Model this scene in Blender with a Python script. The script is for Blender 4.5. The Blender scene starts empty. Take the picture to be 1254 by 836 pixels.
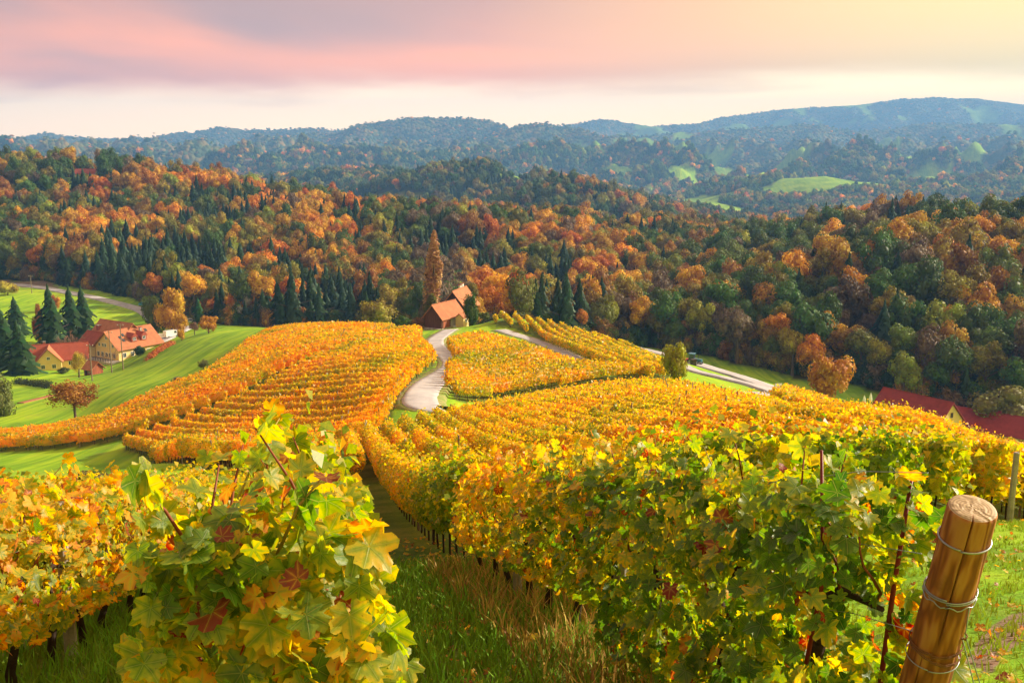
import bpy, bmesh, math, random
import numpy as np
from mathutils import Vector, Matrix

# ------------------------------------------------------------------ camera, sky, sun, exposure
SC = bpy.context.scene
COL = SC.collection
CZ = 60.0                                   # height of the eye above the valley floor
FPX = 1254.0 * 35.0 / 36.0
PITCH = math.atan((418.0 - 190.0) / FPX)
cam_data = bpy.data.cameras.new("camera")
cam_data.lens = 35.0
cam_data.sensor_width = 36.0
cam_data.clip_start = 0.05
cam_data.clip_end = 60000.0
cam = bpy.data.objects.new("camera", cam_data)
COL.objects.link(cam)
cam.location = (0, 0, CZ)
cam.rotation_euler = (math.pi / 2 - PITCH, 0, 0)
SC.camera = cam

SUN_AZ, SUN_EL = math.radians(68), math.radians(25)
sun_data = bpy.data.lights.new("sun", 'SUN')
sun_data.energy = 5.0
sun_data.angle = math.radians(0.5)
sun_data.color = (1.0, 0.87, 0.70)
sun = bpy.data.objects.new("sun", sun_data)
COL.objects.link(sun)
sdir = Vector((math.sin(SUN_AZ) * math.cos(SUN_EL), math.cos(SUN_AZ) * math.cos(SUN_EL), math.sin(SUN_EL)))
sun.rotation_euler = sdir.to_track_quat('Z', 'Y').to_euler()

SC.view_settings.view_transform = 'Standard'
SC.view_settings.look = 'None'
SC.view_settings.exposure = 0.95
SC.view_settings.gamma = 1.0
SC.cycles.use_denoising = True
SC.cycles.max_bounces = 6
SC.cycles.transparent_max_bounces = 6
SC.cycles.volume_bounces = 0
SC.cycles.use_adaptive_sampling = False

class NT:
    """small helper for node trees"""
    def __init__(s, tree):
        s.t = tree; s.n = tree.nodes; s.l = tree.links
    def new(s, kind, **kw):
        nd = s.n.new(kind)
        for k, v in kw.items():
            if k == 'inp':
                for i, val in v.items():
                    if hasattr(val, 'is_output'):
                        s.l.new(val, nd.inputs[i])
                    else:
                        nd.inputs[i].default_value = val
            else:
                setattr(nd, k, v)
        return nd
    def link(s, a, b): s.l.new(a, b)
    def math(s, op, a, b=None, c=None, clamp=False):
        nd = s.n.new('ShaderNodeMath'); nd.operation = op; nd.use_clamp = clamp
        for i, v in enumerate((a, b, c)):
            if v is None: continue
            if hasattr(v, 'is_output'): s.l.new(v, nd.inputs[i])
            else: nd.inputs[i].default_value = v
        return nd.outputs[0]
    def sstep(s, x, e0, e1):
        nd = s.n.new('ShaderNodeMapRange'); nd.interpolation_type = 'SMOOTHSTEP'
        s.l.new(x, nd.inputs[0]); nd.inputs[1].default_value = e0; nd.inputs[2].default_value = e1
        nd.inputs[3].default_value = 0; nd.inputs[4].default_value = 1
        return nd.outputs[0]
    def ramp(s, x, stops, interp='LINEAR'):
        nd = s.n.new('ShaderNodeValToRGB'); cr = nd.color_ramp; cr.interpolation = interp
        while len(cr.elements) < len(stops): cr.elements.new(0.5)
        for e, (p, c) in zip(cr.elements, stops):
            e.position = p; e.color = (c[0], c[1], c[2], 1)
        if x is not None: s.l.new(x, nd.inputs[0])
        return nd.outputs[0]
    def mix(s, f, a, b, blend='MIX'):
        nd = s.n.new('ShaderNodeMix'); nd.data_type = 'RGBA'; nd.blend_type = blend
        for i, v in ((0, f), (6, a), (7, b)):
            if hasattr(v, 'is_output'): s.l.new(v, nd.inputs[i])
            elif i == 0: nd.inputs[0].default_value = v
            else: nd.inputs[i].default_value = (v[0], v[1], v[2], 1)
        return nd.outputs[2]
    def noise(s, vec, scale, detail=3, rough=0.55, dist=0.0):
        nd = s.n.new('ShaderNodeTexNoise'); nd.inputs['Scale'].default_value = scale
        nd.inputs['Detail'].default_value = detail; nd.inputs['Roughness'].default_value = rough
        nd.inputs['Distortion'].default_value = dist
        if vec is not None: s.l.new(vec, nd.inputs['Vector'])
        return nd.outputs[0]

world = bpy.data.worlds.new("World")
SC.world = world
world.use_nodes = True
def build_world():
    w = NT(world.node_tree)
    w.n.clear()
    out = w.new('ShaderNodeOutputWorld')
    sky = w.new('ShaderNodeTexSky', sky_type='NISHITA')
    sky.sun_disc = False
    sky.sun_elevation = SUN_EL
    sky.sun_rotation = SUN_AZ
    sky.altitude = 300
    sky.dust_density = 2.5
    bg1 = w.new('ShaderNodeBackground'); w.link(sky.outputs[0], bg1.inputs[0]); bg1.inputs[1].default_value = 0.14
    tc = w.new('ShaderNodeTexCoord')
    sep = w.new('ShaderNodeSeparateXYZ'); w.link(tc.outputs['Generated'], sep.inputs[0])
    # direction to azimuth (0 = view direction, + = right) and elevation, both in degrees
    az = w.math('MULTIPLY', w.math('ARCTAN2', sep.outputs[0], sep.outputs[1]), 57.2958)
    el = w.math('MULTIPLY', w.math('ARCSINE', sep.outputs[2]), 57.2958)
    # cloud plane coordinates: a deck seen in perspective stretches towards the horizon
    zc = w.math('ADD', w.math('MAXIMUM', sep.outputs[2], 0.0), 0.10)
    cx = w.math('DIVIDE', sep.outputs[0], zc); cy = w.math('DIVIDE', sep.outputs[1], zc)
    cv = w.new('ShaderNodeCombineXYZ'); w.link(cx, cv.inputs[0]); w.link(cy, cv.inputs[1])
    n1 = w.noise(cv.outputs[0], 0.45, 4, 0.42, 0.5)
    n2 = w.noise(cv.outputs[0], 1.7, 4, 0.55, 0.3)
    nn = w.math('ADD', w.math('MULTIPLY', n1, 0.85), w.math('MULTIPLY', n2, 0.15))
    # the deck's lower edge, a little ragged and lower on the right
    edge = w.math('ADD', w.math('MULTIPLY', w.math('SUBTRACT', nn, 0.5), 4.5), w.math('MULTIPLY', az, -0.01))
    e2 = w.math('ADD', el, edge)
    deck = w.sstep(e2, 2.9, 4.6)
    # overhead the deck breaks up into patches with clear sky between
    brk = w.sstep(w.math('ADD', n1, w.math('MULTIPLY', el, -0.006)), -0.05, 0.2)
    deck = w.math('MULTIPLY', deck, brk)
    # colours: salmon to mauve grey away from the sun, cream and yellow towards it
    side = w.sstep(az, -30.0, 33.0)
    warm = w.ramp(side, [(0.0, (0.84, 0.26, 0.095)), (0.40, (1.00, 0.31, 0.085)), (0.72, (0.86, 0.40, 0.11)), (1.0, (0.86, 0.58, 0.15))])
    grey = w.ramp(side, [(0.0, (0.28, 0.155, 0.13)), (0.42, (0.46, 0.205, 0.125)), (0.7, (0.74, 0.36, 0.12)), (1.0, (0.84, 0.58, 0.16))])
    high = w.sstep(w.math('ADD', e2, w.math('MULTIPLY', w.math('SUBTRACT', n1, 0.5), 8.0)), 3.8, 8.8)
    cloud = w.mix(high, warm, grey)
    low = w.ramp(side, [(0.0, (2.6, 1.55, 0.72)), (0.5, (2.6, 1.56, 0.68)), (1.0, (2.6, 1.56, 0.42))])
    glow = w.math('MULTIPLY', w.sstep(el, 9.0, 0.5), 1.0)       # pale band of clear air below the deck
    bg2 = w.new('ShaderNodeBackground'); w.link(cloud, bg2.inputs[0]); bg2.inputs[1].default_value = 1.22
    bg3 = w.new('ShaderNodeBackground'); w.link(low, bg3.inputs[0]); bg3.inputs[1].default_value = 1.0
    m1 = w.new('ShaderNodeMixShader'); w.link(glow, m1.inputs[0]); w.link(bg1.outputs[0], m1.inputs[1]); w.link(bg3.outputs[0], m1.inputs[2])
    m2 = w.new('ShaderNodeMixShader'); w.link(deck, m2.inputs[0]); w.link(m1.outputs[0], m2.inputs[1]); w.link(bg2.outputs[0], m2.inputs[2])
    w.link(m2.outputs[0], out.inputs[0])
build_world()

# ------------------------------------------------------------------ numbers, noise, projection
rng = np.random.default_rng(7)
random.seed(7)

def ray(u, v):
    """unit horizontal-scaled ray of a photo pixel: world direction with y = 1"""
    a = (u - 627.0) / FPX; b = (418.0 - v) / FPX
    y = math.cos(PITCH) + b * math.sin(PITCH)
    z = -math.sin(PITCH) + b * math.cos(PITCH)
    return np.array([a / y, 1.0, z / y])
def PW(u, v, D):
    """world point on the sight line of a photo pixel at forward distance D"""
    d = ray(u, v) * D
    return np.array([d[0], d[1], d[2] + CZ])
def project(p):
    """world points (n,3) to photo pixels (n,2) and depth"""
    p = np.atleast_2d(p).astype(float)
    x, y, z = p[:, 0], p[:, 1], p[:, 2] - CZ
    dep = y * math.cos(PITCH) - z * math.sin(PITCH)
    up = y * math.sin(PITCH) + z * math.cos(PITCH)
    dep_ = np.where(np.abs(dep) < 1e-6, 1e-6, dep)
    return np.stack([627 + FPX * x / dep_, 418 - FPX * up / dep_], 1), dep

_perm = rng.permutation(512)
def _h(ix, iy):
    return _perm[(_perm[ix & 511] + iy) & 511]
_ga = np.cos(np.arange(512) * 2 * math.pi * 0.618034); _gb = np.sin(np.arange(512) * 2 * math.pi * 0.618034)
def perlin(x, y):
    x = np.asarray(x, float); y = np.asarray(y, float)
    ix = np.floor(x).astype(int); iy = np.floor(y).astype(int)
    fx = x - ix; fy = y - iy
    ux = fx * fx * fx * (fx * (fx * 6 - 15) + 10); uy = fy * fy * fy * (fy * (fy * 6 - 15) + 10)
    def g(a, b, dx, dy):
        h = _h(a, b); return _ga[h] * dx + _gb[h] * dy
    n00 = g(ix, iy, fx, fy); n10 = g(ix + 1, iy, fx - 1, fy)
    n01 = g(ix, iy + 1, fx, fy - 1); n11 = g(ix + 1, iy + 1, fx - 1, fy - 1)
    return ((n00 * (1 - ux) + n10 * ux) * (1 - uy) + (n01 * (1 - ux) + n11 * ux) * uy) * 1.5
def fbm(x, y, octv=4, gain=0.5):
    s = 0; a = 1.0; f = 1.0
    for k in range(octv):
        s = s + a * perlin(x * f + 17.3 * k, y * f - 9.1 * k); a *= gain; f *= 2.03
    return s
def ridged(x, y, octv=4, gain=0.5):
    s = 0; a = 1.0; f = 1.0
    for k in range(octv):
        s = s + a * (1 - np.abs(perlin(x * f + 31.7 * k, y * f + 5.3 * k)) * 2); a *= gain; f *= 2.03
    return s
def sst(x, a, b):
    t = np.clip((np.asarray(x, float) - a) / (b - a), 0, 1); return t * t * (3 - 2 * t)

# ------------------------------------------------------------------ terrain heights
RA = math.radians(-10.5)                     # heading of the vine rows of the near slope
NEAR = [  # photo pixel and forward distance of points on the near hillside, spur and valley floor
 (640,440,122),(640,410,175),(590,397,212),(545,403,206),(520,505,75),(510,490,80),(540,458,110),(533,425,150),
 (550,405,192),(470,450,110),(420,430,150),(480,407,200),(430,403,215),(380,403,230),(330,400,248),(250,410,258),
 (200,424,265),(280,470,140),(200,500,132),(100,530,130),(0,546,128),(-100,560,120),(0,580,95),(130,585,85),
 (300,520,100),(400,540,75),(300,570,66),(95,513,165),(30,500,188),(200,460,200),(150,480,178),(140,441,290),
 (60,450,270),(10,470,235),(-80,480,225),(220,402,330),(100,371,400),(10,354,430),(170,381,390),(300,387,400),(380,392,400),
 (480,397,350),(-100,345,440),(-200,345,430),
 (800,506,62),(870,491,86),(935,494,86),(960,484,196),(958,487,120),(600,487,95),(700,482,95),(560,500,82),(760,472,98),
 (620,389,207),(700,408,193),(770,426,183),(790,430,246),(850,448,226),(900,463,210),(1010,494,186),(860,459,142),
 (850,437,290),(960,462,272),(1100,490,238),(1254,494,238),(1350,496,238),(700,412,330),(600,405,340),(655,421,165),(715,448,120),
 (1060,524,98),(1150,556,78),(1250,590,60),(1140,556,150),(1290,566,150),(1140,570,188),(1270,574,200),(1400,574,205),(930,512,70),(1350,618,60),
 (1220,642,25),(1450,580,90),
]
_c, _z = [], []
def _addc(x, y, z):
    r = math.hypot(x, y); _c.append((math.atan2(x, y) * 3.0, math.log(r))); _z.append((z - (CZ - 1.5)) / r)
for u, v, D in NEAR:
    p = PW(u, v, D); _addc(*p)
def near_plane(x, y):
    s = x * math.sin(RA) + y * math.cos(RA)
    return CZ - 1.5 - 0.335 * s
for r in (1.0, 2.5, 6, 12, 20):
    for a in (-50, -28, -10, 10, 28, 50):
        a = math.radians(a); x, y = r * math.sin(a), r * math.cos(a); _addc(x, y, near_plane(x, y))
for (x, y, z) in ((-10, 30, CZ - 11.6), (0, 32, CZ - 11.4), (12, 30, CZ - 10.2), (-12, 44, CZ - 15.0), (3, 46, CZ - 14.2), (18, 45, CZ - 13.2), (-4, 60, CZ - 17.3), (-22, 60, CZ - 19.0)):
    _addc(x, y, z)
for a in range(-60, 61, 12):
    for r in (520, 700):
        aa = math.radians(a); _addc(r * math.sin(aa), r * math.cos(aa), -2.0)
_c = np.array(_c); _z = np.array(_z)
def _tps(d2): return 0.5 * d2 * np.log(d2 + 1e-12)
_n = len(_c)
_d2 = ((_c[:, None] - _c[None]) ** 2).sum(-1)
_K = _tps(_d2) + np.eye(_n) * 0.0006
_P = np.hstack([np.ones((_n, 1)), _c])
_A = np.zeros((_n + 3, _n + 3)); _A[:_n, :_n] = _K; _A[:_n, _n:] = _P; _A[_n:, :_n] = _P.T
_w = np.linalg.solve(_A, np.concatenate([_z, np.zeros(3)]))
def near_h(x, y):
    r = np.maximum(np.hypot(x, y), 0.6)
    a = np.arctan2(x, y)
    ac = np.clip(a, -1.0, 1.0)
    q = np.stack([ac * 3.0, np.log(r)], -1)
    out = np.empty(len(q))
    for i in range(0, len(q), 20000):
        qq = q[i:i + 20000]
        d2 = ((qq[:, None] - _c[None]) ** 2).sum(-1)
        out[i:i + 20000] = _tps(d2) @ _w[:_n] + _w[_n] + qq @ _w[_n + 1:]
    z = out * r + CZ - 1.5
    side = sst(np.abs(a), 0.85, 1.25)
    pl = np.clip(near_plane(x, y), -2, CZ + 6)
    return z * (1 - side) + pl * side

# crest lines: photo pixel of the crest ground and distance; slope of the flanks; roundness
def crest(pts, S, w): return (np.array([PW(*p) for p in pts]), S, w)
RIDGES = [
 crest([(-260,212,760),(0,216,760),(100,214,745),(180,228,720),(240,250,680),(300,268,650),(400,290,610)], .17, 30),
 crest([(400,306,600),(470,304,570),(560,304,560),(640,306,560),(700,328,540),(760,366,520),(830,386,500)], .18, 25),
 crest([(760,392,540),(830,366,520),(900,344,510),(960,324,500),(1020,302,490),(1100,284,490),(1170,300,500),(1254,326,500),(1500,340,520)], .30, 22),
 crest([(1560,290,420),(1350,306,400),(1250,318,372),(1150,338,345),(1080,362,320),(1030,398,296),(1000,430,280)], .42, 14),
 crest([(370,258,1500),(440,240,1500),(480,222,1500),(520,211,1500),(590,205,1500),(640,215,1480),(700,230,1450)], .30, 50),
 crest([(590,268,1180),(640,246,1170),(690,227,1150),(740,242,1130),(800,266,1110),(850,290,1080),(880,304,1060)], .30, 40),
 crest([(250,240,2100),(330,222,2050),(400,214,2000),(470,211,2000),(530,220,2050)], .2, 60),
 crest([(820,262,2200),(900,236,2250),(960,216,2300),(1010,214,2300),(1060,224,2300),(1130,240,2250),(1254,246,2200),(1400,240,2200)], .16, 60),
 crest([(540,216,3200),(600,194,3300),(660,176,3400),(720,186,3400),(760,200,3300),(820,220,3200)], .24, 90),
 crest([(-60,190,3600),(60,180,3700),(150,186,3700),(220,194,3600),(300,190,3600),(380,184,3500),(450,180,3400),(520,190,3300)], .2, 90),
 crest([(860,208,3600),(920,196,3700),(1000,188,3800),(1060,194,3800),(1120,182,3900),(1180,190,3900),(1260,180,4000),(1400,176,4000)], .2, 90),
 crest([(330,172,5200),(400,164,5200),(440,150,5200),(500,142,5300),(560,143,5300),(600,147,5300),(630,160,5200),(660,168,5000)], .3, 120),
 crest([(600,165,4700),(640,152,4800),(665,148,4800),(700,153,4800),(740,166,4700),(790,182,4500)], .32, 110),
 crest([(740,172,5200),(830,160,5400),(900,156,5400),(980,150,5500),(1050,158,5500),(1150,150,5600),(1260,150,5600),(1400,150,5600)], .26, 120),
 crest([(-300,168,6500),(0,169,6500),(60,163,6500),(110,167,6500),(180,168,6500),(240,163,6500),(268,153,6600),(300,157,6600),(350,156,6600),(400,156,6500),(450,160,6500)], .28, 120),
 crest([(660,160,7600),(700,151,7600),(735,144,7600),(770,149,7600),(800,154,7500),(850,150,7600),(900,140,7800),(960,132,8000),(1050,127,8000),(1100,120,8000),(1140,118,8000),(1200,119,8000),(1260,127,8000),(1400,130,8000)], .22, 160),
 crest([(-1200,170,7000),(-300,168,7000)], .25, 120), crest([(1400,130,8000),(2400,140,8000)], .25, 150),
]
def seg_dist(x, y, pl):
    best = np.full(len(x), 1e18); zc = np.zeros(len(x)); ws = np.zeros(len(x))
    for a, b in zip(pl[:-1], pl[1:]):
        ab = b[:2] - a[:2]; L2 = (ab ** 2).sum()
        t = np.clip(((x - a[0]) * ab[0] + (y - a[1]) * ab[1]) / L2, 0, 1)
        d = (x - a[0] - t * ab[0]) ** 2 + (y - a[1] - t * ab[1]) ** 2
        best = np.minimum(best, d)
        wt = 1.0 / (d + 25.0) ** 2.5                    # blend of the crest heights near by, no jumps between legs
        zc += wt * (a[2] + t * (b[2] - a[2])); ws += wt
    return np.sqrt(best), zc / ws
def H(x, y):
    """ground height at world x, y (arrays)"""
    x = np.atleast_1d(np.asarray(x, float)); y = np.atleast_1d(np.asarray(y, float))
    r = np.hypot(x, y)
    z = np.full(len(x), -2.0)
    m = r < 640
    if m.any():
        zn = near_h(x[m], y[m]); t = sst(r[m], 440, 560)
        z[m] = zn * (1 - t) - 2.0 * t
    z = z - 70 * sst(r, 620, 1400) + 75 * sst(r, 2300, 5200)
    far = sst(r, 700, 3000)
    nz = ridged(x / 900.0, y / 900.0, 4, 0.5); fr_ = sst(r, 2000, 3200); nz = nz * (1 - fr_) + fr_ * ridged(x / 520.0 + 2, y / 520.0 + 8, 4, 0.45)
    nz2 = fbm(x / 260.0 + 3, y / 260.0, 3)
    z = z + far * (nz - 0.7) * (55 + 110 * sst(r, 2200, 3600))
    mg = r > 210
    if mg.any():
        xm, ym, zm = x[mg], y[mg], z[mg]
        k = 7.0 * (1 + r[mg] / 900.0)
        acc = np.ones(len(xm)); top = zm.copy(); hs = [zm]
        for pl, S, w in RIDGES:
            d, zc = seg_dist(xm, ym, pl)
            fall = S * (np.sqrt(d * d + w * w) - w)
            # gullies cut the flanks, none on the crest itself
            g = np.minimum(d / (4 * w), 1.0)
            hs.append(zc - fall - g * (1.0 - np.clip(nz[mg] * 0.55, -0.4, 1.2)) * (60 + 230 * sst(r[mg], 2200, 3600)) * far[mg])
        hs = np.array(hs); mx = hs.max(0)
        z[mg] = mx + k * np.log(np.exp((hs - mx) / k).sum(0)) - 0.15 * k
        # towards the near spur only what rises above it counts
        t = sst(r[mg], 210, 300)
        z[mg] = zm * (1 - t) + z[mg] * t
    z = z + sst(r, 600, 1500) * nz2 * 4.0 + sst(r, 40, 200) * perlin(x / 23.0, y / 23.0) * 0.35 + sst(r, 3, 30) * perlin(x / 5.0, y / 5.0) * 0.06
    return z
def hz(x, y): return float(H([x], [y])[0])
def gp(u, v, D0=3.0, D1=9000.0):
    """where the sight line of a photo pixel first meets the ground"""
    d = ray(u, v)
    t = np.exp(np.linspace(math.log(D0), math.log(D1), 900))
    zz = CZ + d[2] * t; hh = H(d[0] * t, t)
    i = np.argmax(zz < hh)
    if zz[i] >= hh[i]: i = len(t) - 1
    a, b = t[max(i - 1, 0)], t[i]
    tt = np.linspace(a, b, 30)
    zz = CZ + d[2] * tt; hh = H(d[0] * tt, tt); j = np.argmax(zz < hh)
    D = tt[j]
    return np.array([d[0] * D, D, float(hh[j])])
# ------------------------------------------------------------------ object helpers
def tag(o, label=None, cat=None, group=None, kind=None):
    if label: o['label'] = label
    if cat: o['category'] = cat
    if group: o['group'] = group
    if kind: o['kind'] = kind
    return o
def link(name, me, mat=None, parent=None, loc=None):
    if mat is not None and len(me.materials) == 0: me.materials.append(mat)
    o = bpy.data.objects.new(name, me); COL.objects.link(o)
    if parent is not None: o.parent = parent
    if loc is not None: o.location = loc
    return o
def empty(name, loc, rz=0.0):
    o = bpy.data.objects.new(name, None); COL.objects.link(o)
    o.location = loc; o.rotation_euler = (0, 0, rz); o.empty_display_size = 0.2
    return o
def np_mesh(name, verts, faces, smooth=False, fattr=None, uv=None):
    """mesh from arrays: faces is one (n,3) or (n,4) array or a list of such; fattr = {name: per-face floats}"""
    if not isinstance(faces, (list, tuple)): faces = [faces]
    me = bpy.data.meshes.new(name)
    verts = np.asarray(verts, np.float32)
    loops = np.concatenate([f.ravel() for f in faces]).astype(np.int32)
    counts = np.concatenate([np.full(len(f), f.shape[1], np.int32) for f in faces])
    starts = np.concatenate([[0], np.cumsum(counts)[:-1]]).astype(np.int32)
    me.vertices.add(len(verts)); me.vertices.foreach_set('co', verts.ravel())
    me.loops.add(len(loops)); me.loops.foreach_set('vertex_index', loops)
    me.polygons.add(len(counts)); me.polygons.foreach_set('loop_start', starts)
    try: me.polygons.foreach_set('loop_total', counts)
    except Exception: pass
    if smooth: me.polygons.foreach_set('use_smooth', np.ones(len(counts), bool))
    if uv is not None:
        l = me.uv_layers.new(name='UVMap'); l.data.foreach_set('uv', np.asarray(uv, np.float32)[loops].ravel())
    for k, a in (fattr or {}).items():
        at = me.attributes.new(k, 'FLOAT', 'FACE'); at.data.foreach_set('value', np.asarray(a, np.float32))
    me.update(calc_edges=True)
    return me
def bm_mesh(name, bm, smooth=False):
    me = bpy.data.meshes.new(name); bm.normal_update(); bm.to_mesh(me); bm.free()
    if smooth: me.polygons.foreach_set('use_smooth', np.ones(len(me.polygons), bool))
    return me
def box(bm, cx, cy, cz, sx, sy, sz, rz=0.0, bevel=0.0):
    m = Matrix.Translation((cx, cy, cz)) @ Matrix.Rotation(rz, 4, 'Z') @ Matrix.Diagonal((sx, sy, sz, 1))
    r = bmesh.ops.create_cube(bm, size=1.0, matrix=m)
    if bevel > 0:
        es = list({e for v in r['verts'] for e in v.link_edges})
        bmesh.ops.bevel(bm, geom=es, offset=bevel, segments=2, affect='EDGES', profile=0.6)
def tube(bm, pts, rad, n=8, cap=True):
    """tapered tube along points; rad a number or a list"""
    pts = [Vector(p) for p in pts]
    if not hasattr(rad, '__len__'): rad = [rad] * len(pts)
    rings = []; ref = None
    for i, p in enumerate(pts):
        d = (pts[min(i + 1, len(pts) - 1)] - pts[max(i - 1, 0)]).normalized()
        if ref is None: ref = d.orthogonal().normalized()
        a = (ref - d * ref.dot(d)); a = a.normalized() if a.length > 1e-6 else d.orthogonal().normalized()
        ref = a; b = d.cross(a)
        rings.append([bm.verts.new(p + (a * math.cos(2 * math.pi * k / n) + b * math.sin(2 * math.pi * k / n)) * rad[i]) for k in range(n)])
    for r0, r1 in zip(rings[:-1], rings[1:]):
        for k in range(n): bm.faces.new((r0[k], r0[(k + 1) % n], r1[(k + 1) % n], r1[k]))
    if cap:
        bm.faces.new(rings[0][::-1]); bm.faces.new(rings[-1])
def poly_in(px, py, poly):
    """points inside a polygon (world xy)"""
    inside = np.zeros(len(px), bool); n = len(poly)
    for i in range(n):
        x0, y0 = poly[i]; x1, y1 = poly[(i + 1) % n]
        c = ((y0 > py) != (y1 > py)) & (px < (x1 - x0) * (py - y0) / ((y1 - y0) if abs(y1 - y0) > 1e-9 else 1e-9) + x0)
        inside ^= c
    return inside
def gpoly(pts): return np.array([gp(*p)[:2] if len(p) == 2 else PW(*p)[:2] for p in pts])

# ------------------------------------------------------------------ materials
def new_mat(name):
    m = bpy.data.materials.new(name); m.use_nodes = True
    t = NT(m.node_tree); t.n.clear()
    out = t.new('ShaderNodeOutputMaterial')
    return m, t, out
def simple_mat(name, col, rough=0.7, spec=0.3, metal=0.0, var=0.12, scale=3.0, bump=0.0, bscale=20.0, coord='Object'):
    m, t, out = new_mat(name)
    tc = t.new('ShaderNodeTexCoord')
    n = t.noise(tc.outputs[coord], scale, 4, 0.6)
    n2 = t.noise(tc.outputs[coord], scale * 7.3, 3, 0.6)
    k = t.math('ADD', t.math('MULTIPLY', n, 0.65), t.math('MULTIPLY', n2, 0.35))
    c = t.ramp(k, [(0.3, [max(0, x * (1 - var * 1.6)) for x in col]), (0.5, col), (0.72, [min(1, x * (1 + var * 1.3)) for x in col])])
    b = t.new('ShaderNodeBsdfPrincipled'); t.link(c, b.inputs['Base Color'])
    b.inputs['Roughness'].default_value = rough; b.inputs['Metallic'].default_value = metal
    b.inputs['Specular IOR Level'].default_value = spec
    if bump > 0:
        bp = t.new('ShaderNodeBump'); bp.inputs['Strength'].default_value = bump; bp.inputs['Distance'].default_value = 0.02
        t.link(t.noise(tc.outputs[coord], bscale, 4, 0.6), bp.inputs['Height']); t.link(bp.outputs[0], b.inputs['Normal'])
    t.link(b.outputs[0], out.inputs[0])
    return m
def foliage_mat(name, trans=0.25, rough=0.6):
    """crown colour = object colour (single trees) + instance colour (forest mass); the mesh carries a leaf-to-leaf variation"""
    m, t, out = new_mat(name)
    oi = t.new('ShaderNodeObjectInfo')
    at = t.new('ShaderNodeAttribute'); at.attribute_type = 'INSTANCER'; at.attribute_name = 'tint'
    base = t.mix(1.0, oi.outputs['Color'], at.outputs['Color'], 'ADD')
    va = t.new('ShaderNodeAttribute'); va.attribute_name = 'var'
    hs = t.new('ShaderNodeHueSaturation'); t.link(base, hs.inputs['Color'])
    t.link(t.math('ADD', 0.465, t.math('MULTIPLY', va.outputs['Fac'], 0.07)), hs.inputs['Hue'])
    t.link(t.math('ADD', 0.50, t.math('MULTIPLY', va.outputs['Fac'], 1.0)), hs.inputs['Value'])
    d = t.new('ShaderNodeBsdfPrincipled'); t.link(hs.outputs[0], d.inputs['Base Color']); d.inputs['Roughness'].default_value = rough
    d.inputs['Specular IOR Level'].default_value = 0.2
    tr = t.new('ShaderNodeBsdfTranslucent'); t.link(hs.outputs[0], tr.inputs[0])
    mx = t.new('ShaderNodeMixShader'); mx.inputs[0].default_value = trans
    t.link(d.outputs[0], mx.inputs[1]); t.link(tr.outputs[0], mx.inputs[2]); t.link(mx.outputs[0], out.inputs[0])
    return m
M_FOL = foliage_mat("tree_foliage")
M_BARK = simple_mat("bark", (0.13, 0.095, 0.07), 0.9, 0.1, var=0.3, scale=2.0)
M_BARK_PALE = simple_mat("pale_bark", (0.30, 0.27, 0.23), 0.9, 0.1, var=0.25, scale=2.0)

# ------------------------------------------------------------------ land use
FOREST_EDGE = [(-900, 470), (-400, 470), (-40, 462), (60, 448), (130, 425), (180, 402), (230, 372), (270, 342), (330, 335), (420, 330), (480, 322), (520, 290), (600, 275), (640, 262),
               (700, 270), (800, 286), (850, 276), (900, 266), (960, 256), (1040, 246), (1080, 240), (1140, 230), (1254, 228), (1500, 226), (2200, 226)]
_fu = np.array([ray(u, 400)[0] for u, d in FOREST_EDGE]); _fd = np.array([d for u, d in FOREST_EDGE], float)
BARE = [gpoly([(418, 253), (440, 243), (490, 238), (527, 242), (520, 250), (440, 266)]), gpoly([(-150, 344), (60, 344), (75, 353), (-150, 349)]), gpoly([(1180, 812), (1205, 772), (1240, 752), (1275, 742), (1275, 772), (1230, 800), (1215, 825)])]
FIELDS = [gpoly([(612, 223), (645, 217), (652, 222), (634, 227)]),
          gpoly([(922, 234), (950, 224), (985, 214), (1060, 222), (1100, 233), (1010, 240), (940, 242)]), gpoly([(828, 248), (860, 238), (902, 234), (906, 241), (850, 252)]),
          gpoly([(700, 177), (716, 175), (744, 187), (735, 189)]), gpoly([(1098, 211), (1130, 204), (1168, 206), (1150, 220), (1110, 222)]),
          gpoly([(1170, 216), (1225, 206), (1230, 210), (1182, 221)]), gpoly([(840, 192), (866, 186), (905, 190), (880, 198)]),
          gpoly([(738, 279), (772, 279), (778, 296), (734, 296)]), gpoly([(82, 214, 690), (130, 214, 690), (124, 214, 765), (88, 214, 765)]),
          gpoly([(455, 198), (480, 195), (485, 199), (462, 201)]),
          gpoly([(1040, 150), (1075, 147), (1080, 151), (1045, 153)])]
def forest_mask(x, y):
    """1 where trees stand"""
    t = x / np.maximum(y, 1.0)
    edge = np.interp(t, _fu, _fd) + perlin(x / 14.0, y / 14.0) * 7
    f = (y > edge).astype(float)
    for P in BARE + FIELDS: f[poly_in(x, y, P)] = 0
    r = np.hypot(x, y)
    pasture = fbm(x / 420.0 + 9, y / 420.0 - 4, 3)
    f[(r > np.where(x < 0, 3000, 1800)) & (pasture > np.where(x > 300, 0.38, 9.0))] = 0
    return f
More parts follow.
